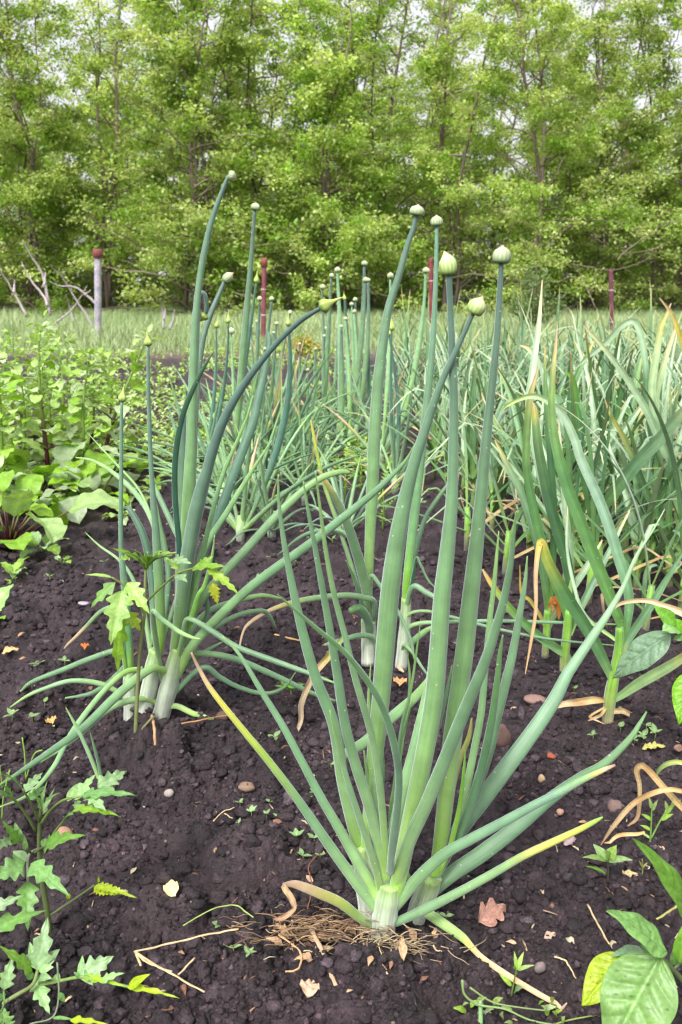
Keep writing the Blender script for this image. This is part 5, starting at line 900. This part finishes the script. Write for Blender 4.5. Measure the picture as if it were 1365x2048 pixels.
def GS(px, py):
    q = G0(px, py); d = ray(px, py)
    for _ in range(6): q = CAM + d * ((gz_soft(q[..., 0], q[..., 1]) - CAMH) / d[..., 2])[..., None]
    return q
def straw(paths, label, w_=6, col=None, name='straw', lift=.013, group='dry straws on the soil', end=1., flat=.6):
    col = S(222, 196, 150) if col is None else col; mb = MB(); q0 = None
    for k, pts in enumerate(paths):
        a = smooth_path(np.asarray(pts, float), 6); q = GS(a[:, 0], a[:, 1]); q[:, 2] += lift
        if q0 is None: q0 = q[0]
        k_ = np.arange(len(q)); q = q + np.stack([.0003 * np.sin(k_ * 1.7 + w_), .0003 * np.cos(k_ * 2.3), .0005 * np.sin(k_ * 1.1)], -1) * (len(q) > 3); tube(mb, q, w_ * .72 / 2 / F * depth(q) * np.linspace(1, end, len(q)) * (1 + .15 * np.sin(k_ * 2.1)), col, 6, flat)
    return tag(mb.build(name, M_STRAW, None, q0), label, 'straw', group)
straw([[(478, 1876), (420, 1886), (350, 1903), (272, 1921)], [(270, 1921), (330, 1958), (410, 2003)], [(272, 1923), (300, 1945), (345, 1962)], [(273, 1924), (284, 1950)]], 'long straw bent into a sharp V pointing left on the soil', 7)
straw([[(391, 1934), (358, 1968)]], 'short straw lying inside the bent V straw', 6)
straw([[(1174, 1826), (1195, 1866), (1217, 1906)]], 'straight straw lying behind the big pepper leaf', 6)
straw([[(1108, 1932), (1128, 1938), (1140, 1955), (1151, 1976)]], 'forked dry sheath scrap right of the round grey pebble', 8, end=.5)
straw([[(1365, 1818), (1340, 1838), (1312, 1856)]], 'green-tinted straw running behind the pepper leaves to the right edge', 8, S(190, 186, 110))
straw([[(145, 2012), (120, 2030)]], 'stubby straw by the bottom left tomato', 9)
straw([[(368, 1879), (420, 1848), (470, 1837), (508, 1862)]], 'thin green grass arc lying over the end of the V straw', 4, S(160, 180, 100), lift=.02)
straw([[(360, 1462), (410, 1452), (470, 1440), (600, 1432)][:3]], 'tan root lying at the foot of the left onion clump', 6, S(206, 156, 100))
straw([[(428, 1658), (445, 1640), (470, 1630)], [(450, 1642), (466, 1652)]], 'pale curled root on the open soil', 4)
straw([[(620, 1870), (650, 1930), (672, 1990)]], 'dry onion leaf sheath trailing down from the straw tangle', 13, S(200, 170, 136), flat=.3)
straw([[(558, 1888), (600, 1920), (598, 1955), (572, 1962)]], 'hooked dry root below the straw tangle', 6, S(200, 164, 120))
straw([[(616, 1845), (625, 1800), (618, 1760), (634, 1735)]], 'thin brown wiry stem beside the curled dry leaf', 4, S(150, 100, 76), lift=.02)
straw([[(520, 1276), (552, 1280), (600, 1292)][:3]], 'short tan straw between the left and middle clumps', 8, S(220, 180, 120))
straw([[(305, 1450), (310, 1475), (312, 1512)]], 'frayed dry root hanging in front of the left white necks', 8, S(200, 160, 120), lift=.02)
strap_y = gy(585, 1480)
o = thing('dry_onion_leaf', 'withered twisted onion leaf hanging to the soil left of the front leaves', 'leaf', P(590, 1478, strap_y), 'dead leaves on the soil')
strap(o, [(590, 1476, 5), (602, 1440, 13), (604, 1405, 15), (628, 1350, 17), (660, 1310, 18), (690, 1270, 12)], strap_y + .04, strap_y - .02, [(0, LG), (.2, YL), (.35, TAN), (1, S(226, 206, 176))], .5, wav=.3, lie=False, mat=M_STRAW)
yq = gy(1330, 1690)
o = thing('dry_garlic_leaf', 'dry tan garlic leaves arching over the soil at the right edge', 'leaf', P(1365, 1640, yq), 'dead leaves on the soil')
strap(o, [(1256, 1652, 4), (1276, 1632, 10), (1280, 1575, 11), (1274, 1540, 14), (1290, 1534, 16), (1328, 1575, 17), (1368, 1618, 16), (1400, 1640, 14)], yq, yq - .02, DRY, .5, lie=False, mat=M_STRAW, wav=.2)
strap(o, [(1202, 1690, 3), (1233, 1645, 12), (1273, 1603, 14), (1328, 1580, 13), (1370, 1584, 12), (1405, 1600, 10)], yq - .01, yq - .04, DRY, .5, lie=False, mat=M_STRAW, wav=.2)
strap(o, [(1312, 1556, 3), (1320, 1538, 10), (1340, 1526, 13), (1366, 1526, 12), (1395, 1545, 10)], yq + .04, yq - .01, [(0, YL), (1, LG)], .5, lie=False)
strap(o, [(1208, 1700, 3), (1235, 1672, 10), (1275, 1668, 9), (1290, 1664, 5)], yq - .02, yq - .02, DRY, .5, mat=M_STRAW)
yq = gy(1108, 1258)
o = thing('dry_garlic_leaf', 'tan curled garlic leaf at the right edge hooked over the green stems', 'leaf', P(1390, 1240, yq), 'dead leaves on the soil')
strap(o, [(1213, 1234, 2), (1240, 1208, 9), (1290, 1201, 12), (1330, 1212, 15), (1370, 1228, 20), (1420, 1260, 20)], yq - .4, yq - .5, [(0, YL), (.4, TAN), (1, TAN)], .5, lie=False)
# the tangle of straw and roots round the front clump, and crumbs all over
rr = np.random.default_rng(21); mb = MB(); c0 = G(700, 1890)
for k in range(300):
    cx, cy = (rr.normal(640, 75), rr.normal(1885, 17)) if k % 3 else (rr.normal(770, 65), rr.normal(1905, 14))
    L_ = rr.uniform(15, 75); a = rr.normal(0, .45) if k % 4 else rr.uniform(-1.5, 1.5); s = np.linspace(-.5, .5, 7); bend = rr.normal(0, .35)
    px = cx + L_ * s * math.cos(a) + L_ * bend * s * s; py = cy + L_ * s * math.sin(a) * .6 + L_ * .4 * bend * s * s
    q = G0(px, py); q[:, 2] = gz_soft(q[:, 0], q[:, 1]) + rr.uniform(.001, .02) + .0025 * np.sin(s * 5 + k)
    tube(mb, q, rr.uniform(.0004, .0011) * (1 + (k % 17 == 0)) * np.linspace(1, .5, 7), (S(206, 184, 146), S(180, 150, 112), S(150, 120, 96))[k % 3] * rr.uniform(.45, 1.1), 5, .6)
for k in range(16):
    q = G(rr.normal(690, 90), rr.normal(1905, 20)); az = rr.uniform(0, 6.28); d = np.array([math.cos(az), math.sin(az), .2]) * rr.uniform(.015, .035)
    blade(mb, q + [0, 0, .006], q + d + [0, 0, .008], [0, -.4, 1.], rr.uniform(.008, .014), S(196, 160, 124) * rr.uniform(.7, 1.1), 2, .4, .5, .2, 'ovate', .15, 5, 10)
tag(mb.build('straw_litter', M_STRAW, None, c0), kind='stuff')
mb = MB(); n = 1500; y = .75 + 5 * rr.random(n) ** 1.8; x = (rr.random(n) - .5) * (.95 * y + .3)
z = gz(x, y)
for i in range(n):
    L_ = rr.uniform(.003, .016) * (1 + .25 * y[i]); az = rr.uniform(0, 6.28); q = np.array([x[i], y[i], z[i] + .002]); d = np.array([math.cos(az), math.sin(az), rr.normal(0, .2)]) * L_
    c = (S(206, 176, 140), S(190, 150, 116), S(220, 206, 170), S(150, 110, 90))[i % 4] * rr.uniform(.6, 1.05)
    if i % 3: tube(mb, np.array([q, q + d * .5 + [0, 0, L_ * rr.uniform(0, .2)], q + d]), rr.uniform(.0005, .0012) * (1 + .2 * y[i]), c, 4, .7)
    else: blade(mb, q, q + d, [0, -.3, 1.], L_ * rr.uniform(.3, .6), c, 0, 0, .3, .1, 'ovate', .1, 3, 5)
tag(mb.build('litter', M_STRAW), kind='stuff')
# ground cover of small weeds between the rows and beyond
mb = MB(); n = 3800; y = 3.7 + 6.8 * rr.random(n) ** 1.1; x = -1.9 * rr.random(n) * np.clip(y / 5, .5, 2.2) + .25
keep = vnoise(x / .5, y / .6, 201) + .18 * (y > 8) > .04; x, y = x[keep], y[keep]; z = gz_soft(x, y)
for i in range(len(x)):
    c = (WG + [S(176, 196, 120)])[rr.integers(0, 6)]; s_ = rr.uniform(.018, .045)
    for k in range(4):
        az = rr.uniform(0, 6.28); q = np.array([x[i], y[i], z[i] + rr.uniform(.0, .05)]); d = np.array([math.cos(az), math.sin(az), rr.uniform(.1, .7)]) * s_
        blade(mb, q, q + d, [0, 0, 1.], s_ * .6, c * rr.uniform(.75, 1.15), 0, 0, .2, .1, 'ovate', .02, 3, 5)
tag(mb.build('weed_cover', M_LEAF), kind='stuff')

# ------------------------------------------------------------------ posts, dead branches, the grass strip
def post(label, top, bot, w_, col, col2, cap, Y, bands=()):
    q = P(bot[0], bot[1] + 12, Y); root = thing('metal_post', label, 'post', q, 'metal posts at the end of the plot')
    a = P(bot[0], bot[1] + 12, Y); b = P(top[0], top[1] + (16 if cap else 0), Y); k = np.linspace(0, 1, 24)[:, None]; p = a + (b - a) * k; r = w_ / 2 / F * depth(a)
    n_ = np.sin(k * 37 + Y)[..., :] * .5 + .5; mb = MB(); tube(mb, p, r, col * n_ + col2 * (1 - n_), 14)
    for f in bands: c_ = a + (b - a) * f; tube(mb, np.array([c_, c_ + (b - a) * .015]), r * 1.12, S(190, 170, 170), 14)
    mb.build('pole', M_METAL, root)
    if cap:
        t_ = P(top[0], top[1], Y); mb = MB(); tube(mb, np.array([b - (t_ - b) * .1, b + (t_ - b) * .9, t_]), np.array([1.38, 1.38, 1.25]) * r, S(150, 84, 80), 16); mb.build('cap', M_METAL, root)
post('pale grey galvanised post with a brick-red cap by the dead branches', (196, 498), (197, 680), 14, S(176, 166, 172), S(150, 150, 160), True, 12.5)
post('slim rusty red post with a cap among the onion stalks', (529, 516), (527, 690), 9.5, S(136, 74, 84), S(120, 62, 70), True, 12.5, (.72, .42))
post('bare red post without cap half hidden by the upright slim stalk', (862, 516), (866, 690), 10, S(140, 66, 66), S(120, 56, 60), False, 12.3, (.75,))
post('rusty purple post standing alone beyond the garlic at the right', (1222, 538), (1226, 692), 9, S(124, 76, 86), S(104, 60, 66), False, 12.3, (.74, .36))
def branch(label, paths, Y, w_=7, col=None, group='dead branches by the grey post'):
    q = P(paths[0][-1][0], paths[0][-1][1], Y); mb = MB()
    for k, pts in enumerate(paths):
        a = np.asarray(pts, float); k1 = np.linspace(0, 1, len(a)); s = smooth_path(a, 5); p = P(s[:, 0], s[:, 1], Y + .12 * np.sin(np.linspace(0, 3, len(s)) + k)); p = p + np.random.default_rng(k + 3).normal(0, .0025, p.shape)
        tube(mb, p, w_ * .68 / 2 / F * depth(p) * np.linspace(.35, 1.1, len(p)), S(168, 158, 156) if col is None else col, 8)
    return tag(mb.build('dead_branch', M_BARK, None, q), label, 'branch', group)
branch('forked grey dead branch rising highest at the left', [[(46, 480), (64, 514), (84, 545), (92, 575), (102, 630)], [(44, 525), (62, 560), (88, 592), (96, 612)], [(92, 545), (88, 575)]], 12.6, 9)
branch('bare dead branch leaning in from the left edge', [[(-5, 530), (28, 585), (54, 632)], [(30, 560), (28, 585)]], 12.4, 8)
branch('pale dead branch slanting down right beside the grey post', [[(118, 536), (130, 562), (150, 595), (172, 628), (188, 655)], [(100, 563), (120, 572), (150, 574), (178, 594), (194, 610)]], 12.7, 8)
branch('crossing dead stick leaning up to the grey post', [[(174, 572), (158, 600), (140, 624), (113, 645)], [(182, 580), (170, 590)]], 12.2, 6)
branch('short upright dead stick left of the grey post', [[(133, 588), (140, 615), (148, 645)]], 12.9, 6)
branch('stubby forked dead stem standing in the grass right of the grey post', [[(320, 598), (326, 622), (328, 658)], [(350, 620), (346, 640), (340, 658)], [(331, 617), (329, 640)]], 12.5, 8)
branch('long bare branch drooping out of the trees at the right', [[(1400, 440), (1330, 449), (1283, 480), (1248, 505), (1236, 520)], [(1310, 503), (1283, 524), (1223, 540), (1163, 531), (1145, 528)], [(1148, 530), (1172, 570), (1192, 618)], [(1240, 508), (1300, 500), (1330, 488)]], 18, 3.4, S(130, 116, 102), 'bare branches of the wood edge')
def grass():
    r_ = np.random.default_rng(5); n = 130000
    y = 9.8 + 13 * r_.random(n) ** .9; x = (r_.random(n) - .5) * (1.0 * y + 3)
    e = 10.1 + .5 * vnoise(x / .5, y / .5, 91) + np.where(x > .6, -3.2, 0) + .0; y = np.where(y < e, e + r_.random(n) * 2.5, y)
    cl = vnoise(x / 1.2, y / 1.2, 95) + .5; h = (.08 + .26 * cl * r_.random(n)) * np.clip((y - e) / 2.5 + .35, .35, 1.1); w_ = r_.uniform(.002, .005, n)
    az = r_.uniform(0, 6.28, n); bend = r_.uniform(.2, 1.1, n) * h; z = gz_soft(x, y) * np.where(y < 14, 1, 1) * 1
    dx, dy = np.cos(az), np.sin(az); b = np.stack([x, y, z - .02], -1); sd = np.stack([-dy, dx, 0 * x], -1) * w_[:, None]
    m = b + np.stack([dx * bend * .3, dy * bend * .3, h * .6], -1); t = b + np.stack([dx * bend, dy * bend, h], -1)
    v = np.stack([b - sd, b + sd, m + sd * .8, m - sd * .8, t], 1).reshape(-1, 3)
    mixv = np.clip(r_.random(n) * .8 + .4 * cl - .1, 0, 1)[:, None]; c = S(140, 172, 106) * (1 - mixv) + S(190, 204, 156) * mixv; c = np.repeat(c * r_.uniform(.8, 1.15, (n, 1)), 5, 0)
    o = np.arange(n)[:, None] * 5; mb = MB(); mb.add(v, c, v, o + [[0, 1, 2, 3]], o + [[3, 2, 4]]); 
    return tag(mb.build('grass', M_GRASS), kind='stuff')
grass()
# ------------------------------------------------------------------ trees
def leaf_cloud(mb, pos, L_, W_, col, r_, flat=.6):
    n = len(pos); d = r_.normal(0, 1, (n, 3)); d[:, 2] = d[:, 2] * flat - .15; d = nrm(d); up = r_.normal(0, .55, (n, 3)); up[:, 2] += 1; sd = nrm(np.cross(d, up)); nn = np.cross(sd, d)
    L_ = (L_ * r_.uniform(.6, 1.2, n))[:, None]; W2 = L_ * W_ / 2
    v = np.stack([pos, pos + d * L_ * .45 + sd * W2 + nn * L_ * .08, pos + d * L_ - nn * L_ * .06, pos + d * L_ * .45 - sd * W2 + nn * L_ * .08], 1).reshape(-1, 3)
    o = np.arange(n)[:, None] * 4; mb.add(v, np.repeat(col, 4, 0), np.repeat(pos, 4, 0), None, np.concatenate([o + [[0, 1, 2]], o + [[0, 2, 3]]]))
TLC = [S(166, 196, 92, .92), S(180, 202, 108, .92), S(140, 174, 70, .92), S(204, 218, 142, .92)]
def tree(seed, H, nst, nbr, twigs, leaves, spread, low=.06, dens_top=1.0, yellow=0.):
    r_ = np.random.default_rng(seed); root = thing('tree', '', 'tree', (0, 0, 0)); tb = MB(); bb = MB(); lv = []; 
    def tint(n): return TLC[0] * (1 - yellow) + TLC[1] * yellow
    bark = S(136, 120, 110, .75)
    for s_ in range(nst):
        a = r_.uniform(0, 6.28); ln = r_.uniform(.02, .16) if nst > 1 else r_.uniform(0, .04); hh = H * r_.uniform(.8, 1.05); k = np.linspace(0, 1, 12)
        st = np.stack([math.cos(a) * (ln * hh * k + .1 * min(s_, 1)) + .16 * np.sin(k * 7 + seed + s_) + .06 * np.sin(k * 17 + s_), math.sin(a) * (ln * hh * k + .1 * min(s_, 1)) + .16 * np.cos(k * 6 + s_), hh * k - .1], -1)
        tube(tb, st, .04 * (1.05 - k) ** .8 * r_.uniform(.6, 1.15) * H / 8 + .006, bark * r_.uniform(.7, 1.2), 7)
        for b_ in range(nbr):
            f = low + (1 - low) * (b_ + r_.random()) / nbr; q = np.array([np.interp(f, k, st[:, i]) for i in range(3)])
            az = r_.uniform(0, 6.28); el = r_.uniform(-.05, .75) + .45 * f; Lb = spread * r_.uniform(.55, 1.15) * (1.1 - .68 * f); t = np.linspace(0, 1, 7); dro = r_.uniform(-.1, .7) * (1.1 - f)
            e = el - dro * t * 1.3; step = Lb / 6; az2 = az + r_.normal(0, .35) * t
            p = q + np.concatenate([np.zeros((1, 3)), np.cumsum(np.stack([np.cos(az2) * np.cos(e), np.sin(az2) * np.cos(e), np.sin(e)], -1)[1:] * step, 0)])
            p[1:] += r_.normal(0, .03, (6, 3)); p[:, 2] = np.maximum(p[:, 2], .12)
            tube(bb, p, np.linspace(.018, .005, 7) * (1.3 - .6 * f), bark * r_.uniform(.7, 1.5), 4, cap=False)
            for w_ in range(twigs):
                g = r_.uniform(.25, 1); q2 = np.array([np.interp(g, t, p[:, i]) for i in range(3)]); a2 = az + r_.uniform(-1.3, 1.3); e2 = el * .5 + r_.normal(0, .4) ; Lt = Lb * r_.uniform(.16, .4)
                d = np.array([math.cos(a2) * math.cos(e2), math.sin(a2) * math.cos(e2), math.sin(e2)]); tt = np.linspace(0, 1, 4)[:, None]; pw = q2 + d * Lt * tt - np.array([0, 0, .12]) * Lt * tt ** 2 + r_.normal(0, .015, (4, 3)) * tt
                tube(bb, pw, np.array([.006, .005, .004, .003]), bark * r_.uniform(.9, 1.8), 3, cap=False)
                if r_.random() > .88 * dens_top + .12 * (1 - f) + (1 - dens_top) * (1 - f): continue
                if f < .14 and r_.random() < .3: continue
                m = int(leaves * (5.2 - 3.1 * f) * r_.uniform(.4, 1.4)); u = r_.random(m) ** .7; cl = pw[0] + (pw[-1] - pw[0]) * u[:, None] + r_.normal(0, 1, (m, 3)) * np.array([.095, .095, .06]); br = r_.uniform(0, 1)
                c = (TLC[0] * (1 - br) + TLC[3] * br) * r_.uniform(.8, 1.1) if br > .35 else TLC[2] * r_.uniform(.8, 1.15)
                lv.append((cl, np.broadcast_to(c, (m, 3)) * r_.uniform(.85, 1.15, (m, 1))))
    tb.build('trunk', M_BARK, root); bb.build('branches', M_BARK, root)
    cb = MB(); pos = np.concatenate([a for a, b in lv]); leaf_cloud(cb, pos, .079, .68, np.concatenate([b for a, b in lv]), r_); cb.build('crown', M_TREE, root)
    return root, len(pos)
specs = [(901, 8.2, 3, 26, 7, 19, 2.3, .06, .74), (902, 7.4, 4, 24, 6, 19, 2.1, .05, .8), (903, 8.6, 2, 34, 8, 19, 2.6, .05, .75), (904, 7.0, 4, 22, 7, 20, 2.2, .04, .85), (905, 9.2, 3, 26, 7, 15, 2.2, .08, .6), (906, 6.2, 4, 22, 7, 20, 2.0, .03, .95)]
TR = [tree(*s)[0] for s in specs]
rr = np.random.default_rng(33); usedt = set()
def put_tree(k, x, y, sc_, label, group):
    o = TR[k]; rz = rr.uniform(0, 6.28); loc = (x, y, float(gz_soft(x, y)) - .05)
    if k not in usedt: usedt.add(k); o.location = loc; o.rotation_euler = (0, 0, rz); o.scale = (sc_,) * 3; o['label'] = label; o['group'] = group; return o
    return copy_tree(o, loc, rz, sc_, label, group)
GF = 'trees of the wood edge, first rank'
front = [(0, -40, 21.2, .95, 'leafy tree at the left edge of the wood behind the forked dead branch'), (3, 115, 22.0, 1.0, 'bushy green tree of the wood edge between the dead branches and the grey post'), (2, 235, 22.8, 1.05, 'tree of the wood edge with dark bare trunk visible just right of the grey post'), (5, 400, 20.2, 1.1, 'low spreading tree with pale sprays hanging over the grass left of the capped rusty post'),
         (1, 520, 21.6, 1.0, 'leafy tree of the wood edge directly behind the capped rusty post'), (5, 640, 20.6, 1.05, 'low bushy tree of the wood edge behind the tight onion bunch'), (4, 760, 22.6, 1.0, 'thin tall tree of the wood edge behind the curved middle stalk'), (0, 880, 21.4, .95, 'green tree of the wood edge behind the bare red post'),
         (2, 1062, 20.4, .95, 'tree of the wood edge with a forked purple-brown trunk above the pale shrub'), (3, 1170, 22.2, 1.0, 'leafy tree of the wood edge between the pale shrub and the rusty purple post'), (1, 1290, 21.8, 1.0, 'leafy tree of the wood edge right of the rusty purple post'), (5, 1420, 20.6, 1.15, 'bright tree crown pushing in at the right edge of the photo')]
for (k, px, y, s_, lb) in front: put_tree(k, (px - CX) / F * y * 1.03, y, s_ * 1.07, lb, GF)
for i in range(13):
    y = 25.5 + rr.uniform(-.8, 1.4); put_tree((0, 4, 2, 1, 4, 3)[i % 6], -12.5 + i * 2.05 + rr.uniform(-.5, .5), y, rr.uniform(.9, 1.12), 'tree in the second rank of the wood seen through the front crowns', 'trees of the wood, second rank')
for i in range(15):
    y = 30.5 + rr.uniform(-1, 2.5); put_tree((4, 0, 2, 1, 3)[i % 5], -16 + i * 2.25 + rr.uniform(-.6, .6), y, rr.uniform(.85, 1.1), 'tree deep in the wood showing as dim trunk and leaves behind', 'trees of the wood, rear ranks')
for i in range(12):
    y = 36.5 + rr.uniform(-1, 2.5); put_tree((3, 5, 1, 3)[i % 4], -18 + i * 3.2 + rr.uniform(-.6, .6), y, rr.uniform(.9, 1.1), 'tree deep in the wood showing as dim trunk and leaves behind', 'trees of the wood, rear ranks')
# pale shrub before the wood and the low undergrowth
def shrub(label, px, py, Y, H, W_, n, cols, seed, group=None):
    r_ = np.random.default_rng(seed); q = P(px, py, Y); root = thing('shrub', label, 'shrub', q, group); bb = MB(); pos = []
    for i in range(n):
        a = r_.uniform(0, 6.28); rad = W_ * .5 * r_.random() ** .6; hh = H * (1 - .55 * (rad / (W_ * .5)) ** 1.5) * r_.uniform(.6, 1.05); t = np.linspace(0, 1, 6)[:, None]
        p = q + np.array([math.cos(a) * rad, math.sin(a) * rad, 0]) * t ** .8 + np.array([0, 0, hh]) * t + r_.normal(0, .015, (6, 3)) * t; tube(bb, p, np.linspace(.007, .003, 6), S(120, 110, 90), 4)
        m = 60; u = r_.random(m) ** .6; pos.append(np.stack([np.interp(u, t[:, 0], p[:, k]) for k in range(3)], -1) + r_.normal(0, .045, (m, 3)))
    bb.build('stems', M_BARK, root); cb = MB(); pos = np.concatenate(pos); c = np.array(cols)[r_.integers(0, len(cols), len(pos))] * r_.uniform(.8, 1.15, (len(pos), 1)); leaf_cloud(cb, pos, .06, .5, c, r_); cb.build('foliage', M_TREE, root)
shrub('pale grey-green shrub standing in the grass before the wood', 1072, 655, 14.5, 1.05, .95, 34, [S(140, 168, 110), S(160, 186, 136), S(130, 160, 90)], 1, 'shrubs')
shrub('low reddish-stemmed weed bush at the plot end by the onion bunch', 615, 712, 10.2, .22, .55, 16, [S(196, 196, 100), S(170, 190, 90), S(190, 150, 100)], 2, 'shrubs')
for i in range(44):
    px = -60 + (i * 61.8) % 1500; y = (22.4 + rr.uniform(-.3, 2) + (i > 15) * rr.uniform(2, 11)) if i < 44 else rr.uniform(20.4, 22)
    shrub('twiggy low bush in the dark under the front trees', px + rr.uniform(-20, 20), 640, y, rr.uniform(1.0, 1.9) + (i > 15) * 1.3, rr.uniform(1.6, 2.6) + (i > 15) * 1., 10 + 16 * (i > 15), [S(144, 174, 70), S(164, 188, 90), S(120, 150, 52)], 10 + i, 'undergrowth bushes')
